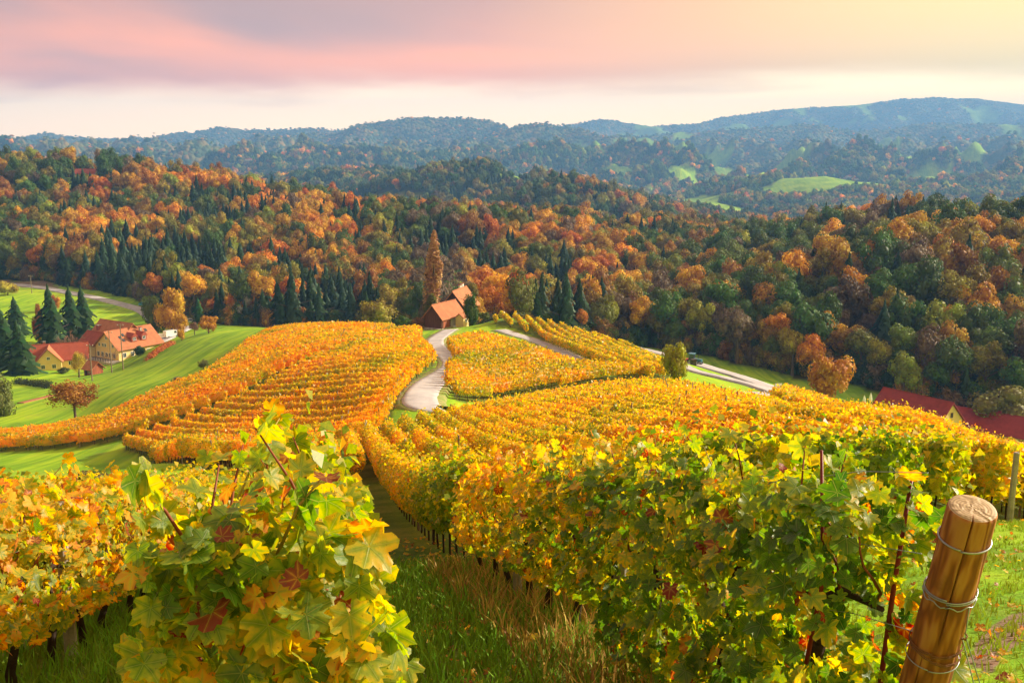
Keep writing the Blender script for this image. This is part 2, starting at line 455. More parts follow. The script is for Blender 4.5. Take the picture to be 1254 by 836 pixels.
def build_ground():
    az = np.radians(np.concatenate([np.arange(-180, -44, 6), np.arange(-44, -32, 1.0), np.arange(-32, 32, .22), np.arange(32, 44, 1.0), np.arange(44, 180, 6)]))
    r = np.concatenate([np.exp(np.arange(math.log(.5), math.log(1500), .0175)), np.arange(1510, 9000, 36), [9200.0]])
    A, R = np.meshgrid(az, r, indexing='ij'); X = (R * np.sin(A)).ravel(); Y = (R * np.cos(A)).ravel()
    Z = H(X, Y)
    n, m = len(az), len(r)
    idx = np.arange(n * m).reshape(n, m); nx = np.roll(idx, -1, 0)
    q = np.stack([idx[:, :-1], idx[:, 1:], nx[:, 1:], nx[:, :-1]], -1).reshape(-1, 4)
    c = n * m
    q2 = np.stack([idx[:, 0], nx[:, 0], np.full(n, c)], -1)
    V = np.concatenate([np.stack([X, Y, Z], 1), [[0, 0, hz(0.01, 0.01)]]])
    me = np_mesh('ground', V, [q, q2[:, ::-1]], smooth=True)
    fm = forest_mask(X, Y) * (Y > 20)
    bare = np.zeros(len(X)); fld = np.zeros(len(X))
    for P in BARE: bare[poly_in(X, Y, P)] = 1
    vin = np.zeros(len(X))
    for P in VINE_POLYS: vin[poly_in(X, Y, P)] = 1
    dirt = np.zeros(len(X))
    colr = np.zeros((c + 1, 4), np.float32); colr[:-1, 0] = fm; colr[:-1, 1] = bare; colr[:-1, 2] = vin; colr[:, 3] = 1
    ca = me.color_attributes.new('zone', 'FLOAT_COLOR', 'POINT'); ca.data.foreach_set('color', colr.ravel())
    m_, t, out = new_mat('ground_cover')
    tc = t.new('ShaderNodeNewGeometry'); pos = tc.outputs['Position']
    zn = t.new('ShaderNodeAttribute'); zn.attribute_name = 'zone'
    sp = t.new('ShaderNodeSeparateColor'); t.link(zn.outputs['Color'], sp.inputs[0])
    big = t.noise(pos, 0.035, 5, 0.6); mid = t.noise(pos, 0.4, 4, 0.6); fine = t.noise(pos, 9.0, 4, 0.65); far = t.noise(pos, 0.004, 6, 0.65)
    # mown swaths follow the slope
    mp = t.new('ShaderNodeMapping'); t.link(pos, mp.inputs[0]); mp.inputs['Rotation'].default_value = (0, 0, math.radians(38)); mp.inputs['Scale'].default_value = (0.62, 0.03, 0.03)
    sw = t.noise(mp.outputs[0], 1.0, 3, 0.5, 0.5)
    meadow = t.ramp(t.math('ADD', t.math('MULTIPLY', big, 0.5), t.math('MULTIPLY', sw, 0.5)), [(0.30, (0.07, 0.19, 0.006)), (0.46, (0.17, 0.36, 0.008)), (0.56, (0.32, 0.50, 0.010)), (0.7, (0.44, 0.54, 0.018))])
    patch = t.noise(pos, 0.16, 6, 0.7, 0.8); meadow = t.mix(t.math('MULTIPLY', t.sstep(patch, 0.50, 0.70), 0.5), meadow, (0.30, 0.29, 0.05)); meadow = t.mix(t.math('MULTIPLY', t.sstep(patch, 0.47, 0.33), 0.55), meadow, (0.05, 0.13, 0.012)); meadow = t.mix(t.math('MULTIPLY', t.sstep(fine, 0.35, 0.75), 0.45), meadow, (0.22, 0.25, 0.04))
    vine = t.ramp(t.math('ADD', t.math('MULTIPLY', mid, 0.6), t.math('MULTIPLY', fine, 0.4)), [(0.32, (0.045, 0.085, 0.012)), (0.5, (0.095, 0.15, 0.018)), (0.62, (0.19, 0.20, 0.035)), (0.74, (0.26, 0.20, 0.07))])
    wood = t.ramp(t.math('ADD', t.math('MULTIPLY', far, 0.5), t.math('MULTIPLY', big, 0.5)), [(0.3, (0.03, 0.05, 0.015)), (0.5, (0.06, 0.065, 0.02)), (0.7, (0.12, 0.08, 0.025))])
    # beyond the single crowns the woods are a canopy of cells: each crown its own tone and its own dome
    vo = t.new('ShaderNodeTexVoronoi'); t.link(pos, vo.inputs['Vector']); vo.inputs['Scale'].default_value = 1 / 19.0
    sv = t.new('ShaderNodeSeparateColor'); t.link(vo.outputs['Color'], sv.inputs[0])
    canopy = t.ramp(t.math('ADD', t.math('MULTIPLY', sv.outputs[0], .6), t.math('MULTIPLY', big, .4)), [(0.2, (0.03, 0.06, 0.022)), (0.42, (0.075, 0.10, 0.03)), (0.6, (0.15, 0.14, 0.035)), (0.8, (0.24, 0.15, 0.04))])
    ln = t.new('ShaderNodeVectorMath', operation='LENGTH'); t.link(pos, ln.inputs[0]); isfar = t.math('MULTIPLY', t.sstep(ln.outputs['Value'], 1800, 3000), sp.outputs[0])
    wood = t.mix(t.sstep(ln.outputs['Value'], 1800, 3000), wood, canopy)
    bare_c = t.ramp(mid, [(0.3, (0.16, 0.11, 0.08)), (0.7, (0.30, 0.21, 0.13))])
    c1 = t.mix(sp.outputs[2], meadow, vine); c1 = t.mix(sp.outputs[1], c1, bare_c); c1 = t.mix(sp.outputs[0], c1, wood)
    b = t.new('ShaderNodeBsdfPrincipled'); t.link(c1, b.inputs['Base Color']); b.inputs['Roughness'].default_value = 0.95; b.inputs['Specular IOR Level'].default_value = 0.1
    bp = t.new('ShaderNodeBump'); bp.inputs['Strength'].default_value = 0.6; bp.inputs['Distance'].default_value = 0.08
    t.link(fine, bp.inputs['Height'])
    b2 = t.new('ShaderNodeBump'); b2.inputs['Distance'].default_value = 9.0; t.link(isfar, b2.inputs['Strength']); t.link(t.math('SUBTRACT', 1.0, vo.outputs['Distance']), b2.inputs['Height']); t.link(bp.outputs[0], b2.inputs['Normal']); t.link(b2.outputs[0], b.inputs['Normal'])
    t.link(b.outputs[0], out.inputs[0])
    o = link('ground', me, m_); tag(o, kind='structure')
    return o

# ------------------------------------------------------------------ trees
def ico(sub=1):
    bm = bmesh.new(); bmesh.ops.create_icosphere(bm, subdivisions=sub, radius=1.0)
    v = np.array([x.co[:] for x in bm.verts]); f = np.array([[y.index for y in x.verts] for x in bm.faces]); bm.free()
    return v, f
ICO1, ICO2 = ico(1), ico(2)
def rot_frames(nrm, g):
    """two tangents per normal, randomly turned"""
    a = np.cross(nrm, g.normal(size=nrm.shape)); a /= np.linalg.norm(a, axis=1, keepdims=True) + 1e-9
    return a, np.cross(nrm, a)
def leaf_quads(pos, nrm, size, g, tilt=0.6, aspect=0.75):
    n = nrm + g.normal(size=nrm.shape) * tilt; n /= np.linalg.norm(n, axis=1, keepdims=True) + 1e-9
    a, b = rot_frames(n, g); s = np.asarray(size)[:, None] * 0.5
    a = a * s; b = b * s * aspect; bend = n * s * 0.25
    V = np.stack([pos - a, pos - b + bend, pos + a, pos + b + bend], 1).reshape(-1, 3)
    F = np.arange(len(V)).reshape(-1, 4)
    return V, F
def crown_broad(seed, lobes=12, leaves=110, size=0.075, shape=(1, 1, 1.15), core=0.86, sub=1, gap=0.0, lift=0.0, rin=0.86):
    """unit crown (radius ~1, centre 0): uneven lobes of leaf-sized faces round a lumpy core"""
    g = np.random.default_rng(seed)
    cs, rs = [], []
    for k in range(lobes):
        d = g.normal(size=3); d /= np.linalg.norm(d); rr = g.uniform(0.35, 0.82)
        c = d * rr; c[2] = c[2] * 0.95 + lift
        cs.append(c); rs.append(g.uniform(0.24, 0.52) * (1.0 - 0.25 * max(0, c[2])))
    cs.append(np.zeros(3)); rs.append(0.55)
    V, F4, F3, var = [], [], [], []
    v3 = []; f3 = []; nv = 0; lobe_var = g.uniform(0.3, 0.7, len(cs))
    V3, F3l, var3 = [], [], []
    ic = ICO2 if sub == 2 else ICO1
    for i, (c, r) in enumerate(zip(cs, rs)):
        j = 1 + g.normal(size=(len(ic[0]), 1)) * 0.13
        V3.append(ic[0] * j * r * core + c); F3l.append(ic[1] + nv); nv += len(ic[0])
        var3.append(np.clip(lobe_var[i] + g.normal(size=len(ic[1])) * 0.14, 0, 1))
    Vl, Fl, vl = [], [], []
    for i, (c, r) in enumerate(zip(cs, rs)):
        n = int(leaves * (r / 0.4) ** 2)
        d = g.normal(size=(n, 3)); d /= np.linalg.norm(d, axis=1, keepdims=True)
        p = c + d * r * g.uniform(rin, 1.12, (n, 1))
        # drop faces buried in other lobes
        keep = np.ones(n, bool)
        for k, (c2, r2) in enumerate(zip(cs, rs)):
            if k != i: keep &= np.linalg.norm(p - c2, axis=1) > r2 * (0.88 if rin > .8 else .3)
        p, d = p[keep], d[keep]
        if len(p) == 0: continue
        vv, ff = leaf_quads(p, d, size * g.uniform(0.7, 1.4, len(p)), g, 0.55)
        Vl.append(vv); Fl.append(ff + nv); nv += len(vv); vl.append(np.clip(lobe_var[i] + g.normal(size=len(ff)) * 0.22, 0, 1))
    V = np.concatenate(V3 + Vl) * np.array(shape)
    return V, [np.concatenate(F3l), np.concatenate(Fl)], np.concatenate(var3 + vl)
def crown_spruce(seed, whorls=15, per=10, width=0.30):
    """unit spruce, base 0, height 1: drooping fans of branches, gaps between the whorls"""
    g = np.random.default_rng(seed)
    V, F, var = [], [], []; nv = 0
    for w in range(whorls):
        t = w / (whorls - 1); z = 0.10 + 0.86 * t ** 0.92
        R = width * (1 - t) ** 0.85 * g.uniform(0.85, 1.12) + 0.012
        for k in range(per):
            a = 2 * math.pi * (k + g.uniform(-.35, .35)) / per + w * 0.7; L = R * g.uniform(0.5, 1.3)
            d = np.array([math.cos(a), math.sin(a), 0]); s = np.array([-d[1], d[0], 0]); wd = L * 0.34 + 0.01
            dz = 0.045 + 0.16 * L
            for q in range(3):
                f0, f1 = q / 3.2, (q + 1.35) / 3.2
                j = g.normal(size=3) * 0.004
                p = np.array([d * L * f0 + s * wd * (1 - f0 * .6) + [0, 0, z + 0.012 - dz * f0 * f0], d * L * f0 - s * wd * (1 - f0 * .6) + [0, 0, z - 0.02 - dz * f0 * f0],
                              d * L * f1 - s * wd * (1.05 - f1) * .8 + [0, 0, z - 0.035 - dz * f1 * f1], d * L * f1 + s * wd * (1.05 - f1) * .8 + [0, 0, z - 0.004 - dz * f1 * f1]]) + j
                V.append(p); F.append(np.arange(4) + nv); nv += 4; var.append(np.clip(g.normal(0.5, 0.2), 0, 1))
    c = []; n = 9
    for i, (z, r) in enumerate(((0.08, width * .55), (0.35, width * .42), (0.65, width * .22), (1.0, 0.004))):
        for k in range(n):
            a = 2 * math.pi * k / n; rr = r * g.uniform(.8, 1.15); c.append((rr * math.cos(a), rr * math.sin(a), z))
    b0 = nv; V.append(np.array(c)); nv += len(c)
    for i in range(3):
        for k in range(n):
            F.append(np.array([b0 + i * n + k, b0 + i * n + (k + 1) % n, b0 + (i + 1) * n + (k + 1) % n, b0 + (i + 1) * n + k])); var.append(0.3)
    return np.concatenate(V), [np.array(F)], np.array(var)
def crown_bare(seed, n=42):
    """leafless tree of unit height: forking limbs and a thin net of twigs"""
    g = np.random.default_rng(seed); V, F, var = [], [], []; nv = 0
    def limb(p, d, L, r, lev):
        nonlocal nv
        q = p + d * L
        a = np.cross(d, [0.3, 0.8, 0.1]); a /= np.linalg.norm(a); b = np.cross(d, a)
        ring = lambda c, rr: np.array([c + rr * (a * math.cos(t) + b * math.sin(t)) for t in (0, 2.1, 4.2)])
        V.append(np.concatenate([ring(p, r), ring(q, r * .55)]))
        for k in range(3): F.append(np.array([nv + k, nv + (k + 1) % 3, nv + 3 + (k + 1) % 3, nv + 3 + k])); var.append(0.5)
        nv += 6
        if lev == 0: return
        for k in range(4 if lev > 1 else 5):
            e = d + g.normal(size=3) * 0.42 + [0, 0, 0.12]; e /= np.linalg.norm(e)
            limb(p + d * L * g.uniform(0.45, 1.0), e, L * g.uniform(0.5, 0.72), max(r * 0.5, 0.0035), lev - 1)
    limb(np.zeros(3), np.array([0, 0, 1.0]), 0.42, 0.016, 4)
    return np.concatenate(V), [np.array(F)], np.array(var)
def trunk_mesh(name, h=1.0, r=0.05, seed=0, limbs=4, n=7):
    """tapered trunk with a flare and a few limbs reaching into the crown"""
    g = random.Random(seed); bm = bmesh.new()
    tube(bm, [(0, 0, -0.06 * h), (0, 0, 0.03 * h), (0.012 * h, 0, 0.35 * h), (0.0, 0.015 * h, 0.75 * h), (0.01 * h, 0, h)], [r * 1.6, r * 1.1, r * .85, r * .6, r * .25], n)
    for k in range(limbs):
        a = k * 2.4 + g.random(); z = h * g.uniform(0.4, 0.7); L = h * g.uniform(0.25, 0.4)
        tube(bm, [(0, 0, z), (math.cos(a) * L * .5, math.sin(a) * L * .5, z + L * .45), (math.cos(a) * L, math.sin(a) * L, z + L * .7)], [r * .5, r * .35, r * .1], 5)
    return bm_mesh(name, bm, True)
def mk(name, data, mat=M_FOL):
    V, F, var = data
    me = np_mesh(name, V, F, fattr={'var': var}); me.materials.append(mat); return me
CROWN_B = [mk('broad_crown', crown_broad(100 + i, lobes=12 + i % 4, leaves=260, size=0.105, core=.72, shape=(1, 1, (1.2, 1.0, 1.35, 1.1, 1.25, .95)[i]))) for i in range(6)]
CROWN_FAR = [mk('far_crown', crown_broad(200 + i, lobes=7, leaves=26, size=0.22)) for i in range(4)]
CROWN_S = [mk('spruce_crown', crown_spruce(300 + i, width=(0.22, 0.26, 0.19)[i])) for i in range(3)]
CROWN_N = [mk('bare_crown', crown_bare(400 + i)) for i in range(2)]
TRUNK = trunk_mesh('trunk', 1.0, 0.03, 3); TRUNK.materials.append(M_BARK)
PAL = {'orange': [(0.50, 0.19, 0.012), (0.54, 0.24, 0.012), (0.44, 0.15, 0.014)], 'rusty': [(0.31, 0.155, 0.02), (0.30, 0.175, 0.025), (0.26, 0.115, 0.022), (0.24, 0.145, 0.02)],
       'golden': [(0.50, 0.26, 0.015), (0.44, 0.25, 0.02)], 'olive': [(0.20, 0.17, 0.018), (0.15, 0.15, 0.02), (0.25, 0.19, 0.02)],
       'green': [(0.06, 0.115, 0.016), (0.085, 0.125, 0.02), (0.06, 0.095, 0.018), (0.11, 0.14, 0.02)], 'dull brown': [(0.13, 0.085, 0.045), (0.16, 0.11, 0.065)], 'lime': [(0.22, 0.25, 0.02), (0.28, 0.27, 0.02)],
       'dark green': [(0.022, 0.055, 0.02), (0.03, 0.066, 0.022)], 'blue green': [(0.025, 0.058, 0.034)]}
def colour_kind(x, y, g):
    """species and colour of the forest at a place: patches of conifers, oaks and beeches"""
    n = len(x)
    con = fbm(x / 70.0 + 40, y / 70.0, 3) + g.normal(size=n) * 0.32
    warm = fbm(x / 90.0 - 20, y / 90.0 + 7, 3) + g.normal(size=n) * 0.30
    r = np.hypot(x, y); az = np.degrees(np.arctan2(x, y))
    warm = warm - 0.10 + 0.38 * np.exp(-((az + 3) / 8.0) ** 2) * (r < 800) + 0.12 * (az < -8) - 0.16 * ((az > 8) & (r < 700)) - 0.3 * np.exp(-((r - 235) / 60.0) ** 2) * (az > 4)
    con = con + 0.06 + 0.50 * sst(r, 560, 400) * (az < 4) - 0.10 * (az > 8)
    kinds = np.full(n, 'olive', object)
    mixr = g.random(n); kinds[(warm > 0.16) & (mixr < .62)] = 'rusty'; kinds[(warm > .16) & (mixr > .82)] = 'golden'; kinds[warm > 0.42] = 'orange'; kinds[(warm > .42) & (mixr > .62)] = 'golden'
    kinds[warm < -0.12] = 'green'; kinds[(warm > -.3) & (g.random(n) < .07)] = 'lime'
    u = g.random(n)
    kinds[(u < 0.09)] = 'golden'; kinds[(u > 0.93)] = 'dull brown'; kinds[(u > 0.925) & (u < 0.93)] = 'lime'
    kinds[(u > .82) & (u < .9) & (warm < .35)] = 'olive'
    # round the tall poplar the wood is still green
    pu = np.abs(x / np.maximum(y, 1) + 0.078) < 0.024; kinds[pu & (r < 640) & (u < .6)] = 'green'; kinds[pu & (r < 640) & (u >= .6)] = 'dull brown'
    nearbarn = (np.abs(x / np.maximum(y, 1) + 0.065) < 0.07) & (r < 420); con = np.where(nearbarn, -1, con)
    # the far hills are mostly oak and beech past their colour, with less red
    fa = (r > 900) & (g.random(n) < .62); kinds[fa & np.isin(kinds, ('orange', 'rusty', 'golden'))] = 'olive'; kinds[fa & (u < .4)] = 'green'
    ct = np.where(az > 0, .52, .40); kinds[con > ct] = 'dark green'; kinds[(con > ct) & (u > 0.8)] = 'blue green'
    return kinds
# ------------------------------------------------------------------ vineyard blocks (ground outlines) and lanes
ROW_DX = 2.3
def row_x(k, D): return 0.6 + ROW_DX * k - 0.185 * (D - 8.0)      # vine row k of the near slope at forward distance D
A_POLY = np.array([(1.45, 3.4), (2.6, 9), (4.6, 13), (6.9, 16.2), (9.0, 18.6), (14, 22), (30, 26), (60, 32), (75, 60)] +
                  [tuple(PW(*p)[:2]) for p in ((1330, 540, 100), (1160, 522, 106), (1070, 508, 108), (1000, 492, 116), (958, 486, 118), (958, 500, 92))] +
                  [(22.5, 84), (20.5, 62), (18.2, 44), (12.8, 44), (15.2, 62), (17, 86)] +
                  [tuple(gp(*p)[:2]) for p in ((905, 492), (860, 491), (800, 486), (740, 490), (670, 500), (624, 510), (600, 517), (560, 526), (520, 534), (480, 545), (440, 556), (400, 575))] +
                  [(-9, 42), (-12, 30), (-22, 27), (-26, 20), (-10, 4.0), (-2.9, 4.0), (-1.2, 2.0), (0.0, 2.0), (0.4, 3.4)])
B_POLY = gpoly([(547, 477), (561, 492), (621, 489), (675, 479), (740, 468), (800, 465), (708, 456), (678, 446), (646, 434), (624, 427), (606, 421), (592, 416), (570, 418), (557, 424), (545, 428), (551, 438), (568, 446), (548, 457), (546, 468)])
C_POLY = gpoly([(604, 397), (650, 411), (700, 434), (738, 455), (806, 468), (826, 462), (790, 440), (742, 421), (692, 406), (640, 395), (612, 391)])
D_POLY = gpoly([(452, 548), (474, 522), (482, 505), (490, 488), (502, 471), (520, 458), (534, 447), (530, 438), (518, 427), (514, 417), (517, 410), (505, 408), (480, 412), (440, 428), (400, 441), (350, 466), (318, 487), (260, 512), (200, 534), (150, 548), (180, 562), (230, 572), (290, 580), (340, 584), (400, 566)])
E_POLY = gpoly([(480, 405), (430, 404), (372, 404), (334, 408), (304, 422), (284, 440), (252, 464), (200, 483), (130, 517), (60, 532), (0, 538), (-60, 546), (-60, 560), (0, 554), (100, 547), (150, 540), (235, 511), (300, 484), (345, 459), (400, 438), (450, 424), (485, 409)])
VINE_POLYS = [A_POLY, B_POLY, C_POLY, D_POLY, E_POLY]
build_ground()

# roads: narrow asphalt lanes laid on the ground along centre lines
def smooth_line(pts, step):
    pts = np.array(pts, float)
    d = np.concatenate([[0], np.cumsum(np.linalg.norm(np.diff(pts, axis=0), axis=1))])
    # Catmull-Rom through the points
    out = []
    P = np.vstack([2 * pts[0] - pts[1], pts, 2 * pts[-1] - pts[-2]])
    for i in range(1, len(P) - 2):
        n = max(2, int((d[i] - d[i - 1]) / step)); t = np.linspace(0, 1, n, endpoint=False)[:, None]
        out.append(0.5 * ((2 * P[i]) + (-P[i - 1] + P[i + 1]) * t + (2 * P[i - 1] - 5 * P[i] + 4 * P[i + 1] - P[i + 2]) * t ** 2 + (-P[i - 1] + 3 * P[i] - 3 * P[i + 1] + P[i + 2]) * t ** 3))
    out.append(pts[-1:])
    return np.concatenate(out)
def lane(name, pts, width, mat, lift=0.10, step=0.8, ncross=7):
    c = smooth_line(pts, step); tg = np.gradient(c, axis=0); tg /= np.linalg.norm(tg, axis=1, keepdims=True)
    nr = np.stack([tg[:, 1], -tg[:, 0]], 1)
    w = np.asarray(width) if hasattr(width, '__len__') else np.full(len(pts), width)
    ww = np.interp(np.linspace(0, 1, len(c)), np.linspace(0, 1, len(w)), w)
    offs = np.linspace(-.5, .5, ncross)
    wob = 0.16 * perlin(c[:, 0] / 1.7, c[:, 1] / 1.7) + .12 * perlin(c[:, 0] / .6, c[:, 1] / .6)
    P = c[:, None] + nr[:, None] * (offs[None, :, None] * (ww + wob)[:, None, None])
    zc = np.max(H(P[..., 0].ravel(), P[..., 1].ravel()).reshape(P.shape[:2]), axis=1, keepdims=True)
    z = H(P[..., 0].ravel(), P[..., 1].ravel()).reshape(P.shape[:2])
    z = z * .5 + zc * .5 + lift + 0.03 * (0.25 - offs[None] ** 2)
    # skirts close the edges down to the ground
    P = np.concatenate([P[:, :1] - nr[:, None] * .25, P, P[:, -1:] + nr[:, None] * .25], 1); z = np.concatenate([z[:, :1] - .45, z, z[:, -1:] - .45], 1)
    n, m = P.shape[:2]; idx = np.arange(n * m).reshape(n, m)
    q = np.stack([idx[:-1, :-1], idx[1:, :-1], idx[1:, 1:], idx[:-1, 1:]], -1).reshape(-1, 4)
    me = np_mesh(name, np.concatenate([P, z[..., None]], 2).reshape(-1, 3), q[:, ::-1], smooth=True)
    o = link(name, me, mat); tag(o, kind='structure'); return o
def asphalt():
    m, t, out = new_mat('worn_asphalt')
    g = t.new('ShaderNodeNewGeometry'); p = g.outputs['Position']
    n = t.noise(p, 0.6, 5, 0.65); f = t.noise(p, 14, 3, 0.6)
    pt = t.noise(p, .22, 3, .5); c = t.ramp(t.math('ADD', t.math('ADD', t.math('MULTIPLY', n, .5), t.math('MULTIPLY', f, .2)), t.math('MULTIPLY', pt, .3)), [(0.36, (0.27, 0.25, 0.26)), (0.5, (0.42, 0.395, 0.405)), (0.62, (0.52, 0.485, 0.475))])
    b = t.new('ShaderNodeBsdfPrincipled'); t.link(c, b.inputs[0]); b.inputs['Roughness'].default_value = .9; b.inputs['Specular IOR Level'].default_value = .2
    t.link(b.outputs[0], out.inputs[0]); return m
M_ASPH = asphalt()
def verge_mat():
    m, t, out = new_mat('road_verge')
    g = t.new('ShaderNodeNewGeometry'); n = t.noise(g.outputs['Position'], 1.1, 5, .7)
    c = t.ramp(n, [(.35, (.10, .20, .015)), (.5, (.22, .24, .04)), (.6, (.32, .25, .12)), (.72, (.36, .31, .22))])
    b = t.new('ShaderNodeBsdfPrincipled'); t.link(c, b.inputs[0]); b.inputs['Roughness'].default_value = .95; t.link(b.outputs[0], out.inputs[0]); return m
M_VERGE = verge_mat()
ROAD_MAIN = [gp(*p)[:2] for p in ((660, 492), (600, 496), (544, 504), (526, 501), (514, 489), (524, 473), (545, 459), (556, 448), (549, 437), (536, 427), (533, 418), (540, 411), (553, 404))]
ROAD_MAIN = [np.array(PW(700, 498, 78)[:2])] + ROAD_MAIN[1:]
lane('winding_road', ROAD_MAIN[2:], 2.8, M_ASPH); lane('road_verge', ROAD_MAIN[2:], 4.0, M_VERGE, lift=.03)
ROAD_TRACK = [gp(*p)[:2] for p in ((722, 451), (708, 442), (692, 432), (672, 424), (652, 417), (632, 411), (612, 404))]
lane('farm_track', ROAD_TRACK, 2.4, M_ASPH); lane('track_verge', ROAD_TRACK, 3.8, M_VERGE, lift=.03)
ROAD_LOW = [PW(700, 414, 262)[:2], PW(760, 424, 252)[:2], PW(800, 433, 244)[:2], PW(850, 448, 226)[:2], PW(900, 463, 210)[:2], PW(960, 484, 196)[:2], PW(1010, 498, 186)[:2], PW(1080, 512, 176)[:2]]
lane('lower_road', ROAD_LOW, 5.2, M_ASPH, lift=.45)
lane('lower_path', [PW(835, 452, 160)[:2], PW(862, 459, 144)[:2], PW(900, 470, 134)[:2], PW(940, 482, 122)[:2], PW(960, 490, 112)[:2]], 2.2, M_ASPH, lift=.3)
lane('junction_road', [PW(905, 486, 96)[:2], PW(935, 491, 92)[:2], PW(960, 497, 88)[:2], PW(1010, 508, 84)[:2]], 5.0, M_ASPH, lift=.25)
lane('valley_road', [PW(-120, 338, 455)[:2], gp(-20, 348)[:2], gp(30, 350)[:2], gp(80, 358)[:2], gp(125, 367)[:2], gp(160, 376)[:2], gp(180, 384)[:2], PW(200, 398, 345)[:2]], 5.0, M_ASPH, lift=.3)
lane('farm_yard', [gp(172, 428)[:2], gp(190, 422)[:2], gp(205, 414)[:2], gp(222, 404)[:2], PW(235, 400, 335)[:2]], 7.0, M_ASPH, lift=.3)

# ------------------------------------------------------------------ forests
def visible_ground(x, y, h):
    """is a thing of height h at x, y above the terrain's skyline as seen from the eye"""
    az = np.arctan2(x, y); r = np.hypot(x, y); e = (H(x, y) + h - CZ) / r
    return az, r, e
_vaz = np.radians(np.arange(-31, 31.01, 0.2)); _vr = np.concatenate([np.exp(np.arange(math.log(3), math.log(1500), .03)), np.arange(1520, 9500, 60)])
_VA, _VR = np.meshgrid(_vaz, _vr, indexing='ij')
_VX, _VY = (_VR * np.sin(_VA)).ravel(), (_VR * np.cos(_VA)).ravel()
_fmz = forest_mask(_VX, _VY) * 11.0
_VE = ((H(_VX, _VY) + _fmz - CZ).reshape(_VA.shape)) / _VR
_VM = np.maximum.accumulate(_VE, axis=1)
def seen(x, y, h, slack=0.002):
    az, r, e = visible_ground(x, y, h)
    i = np.clip(((az - _vaz[0]) / (0.2 * math.pi / 180)).round().astype(int), 0, len(_vaz) - 1)
    j = np.clip(np.searchsorted(_vr, r * 0.985) - 1, 0, len(_vr) - 1)
    return (e > _VM[i, j] - slack) & (np.abs(az) < math.radians(30.5))
def jitter_grid(r0, r1, step, g, azmax=30.5):
    ymax = r1; xm = r1 * math.sin(math.radians(azmax))
    gx, gy = np.meshgrid(np.arange(-xm, xm, step), np.arange(r0 * .8, ymax, step))
    x = gx.ravel() + g.uniform(-.48, .48, gx.size) * step; y = gy.ravel() + g.uniform(-.48, .48, gx.size) * step
    r = np.hypot(x, y); a = np.degrees(np.arctan2(x, y))
    k = (r >= r0) & (r < r1) & (np.abs(a) < azmax)
    return x[k], y[k]
g = np.random.default_rng(21)
parts_ = []
for r0, r1, st, h0, h1 in ((130, 700, 5.5, 11, 17.5), (700, 1900, 8.2, 13, 20), (1900, 3600, 10.5, 11, 16), (3600, 5600, 16, 9, 13), (5600, 8700, 22, 10, 15)):
    x, y = jitter_grid(r0, r1, st, g)
    k = forest_mask(x, y) > 0.5; x, y = x[k], y[k]
    h = g.uniform(h0, h1, len(x)) * (1 + 0.25 * g.normal(size=len(x)).clip(-1, 1))
    if r0 < 200: h = h * (0.62 + 0.38 * sst(np.hypot(x, y), 180, 330))
    # outside the frame on the sunward side keep the trees that may shade the view
    k = seen(x, y, h, 0.01 if r0 < 700 else 0.003)
    if r0 > 1900: k &= g.random(len(x)) < (.75 if r0 < 3000 else .5)       # far off only some crowns stand proud of the canopy
    parts_.append(np.stack([x[k], y[k], h[k], np.full(k.sum(), st)], 1))
# young growth and shrubs close the forest's foot
n_ = 2600; t_ = g.uniform(-.56, .56, n_); e_ = np.interp(t_, _fu, _fd); y_ = e_ + np.abs(g.normal(size=n_)) * 16 + 3; x_ = t_ * y_; k_ = forest_mask(x_, y_) > .5
NSHRUB0 = sum(len(p) for p in parts_)
parts_.append(np.stack([x_, y_, g.uniform(3.0, 7.5, n_), np.full(n_, 6.4)], 1)[k_])
FT = np.concatenate(parts_)
is_shrub = np.arange(len(FT)) >= NSHRUB0
fx, fy, fh, fs = FT.T
fh = fh * (1 + .18 * sst(fx, 40, 130) * sst(np.hypot(fx, fy), 560, 420))
fz = H(fx, fy)
fkind = colour_kind(fx, fy, g)
fr = np.hypot(fx, fy)
fspruce = np.isin(fkind, ('dark green', 'blue green')) & (fs < 10)
fkind[is_shrub] = np.array(['green', 'dull brown', 'olive', 'blue green', 'dark green', 'rusty'], object)[g.integers(0, 6, is_shrub.sum())]; fspruce[is_shrub] = False
frad = np.where(fspruce, fh, np.where(fs < 10, fh * g.uniform(0.24, 0.32, len(fh)), fh * g.uniform(0.5, 0.68, len(fh))))
frad[is_shrub] = fh[is_shrub] * .52
fcol = np.array([PAL[k][i % len(PAL[k])] for k, i in zip(fkind, g.integers(0, 9, len(fkind)))])
fcol = fcol * (1 + .55 * sst(fr, 1500, 2600))[:, None]  # brightness of the far hills put into the crown tint, growing with distance
fcol = np.clip(fcol * g.uniform(0.95, 1.5, (len(fcol), 1)), 0, 1)
# which trees show largest: front to back on a coarse screen grid
scr, dep = project(np.stack([fx, fy, fz + fh * .55], 1))
near = np.where((fr < 900) & ~is_shrub & (scr[:, 0] > 0) & (scr[:, 0] < 1254))[0]
near = near[np.argsort(fr[near])]
cov = np.zeros((210, 314), bool); area = np.zeros(len(fx))
vis_terr = seen(fx, fy, fh, 0.0)
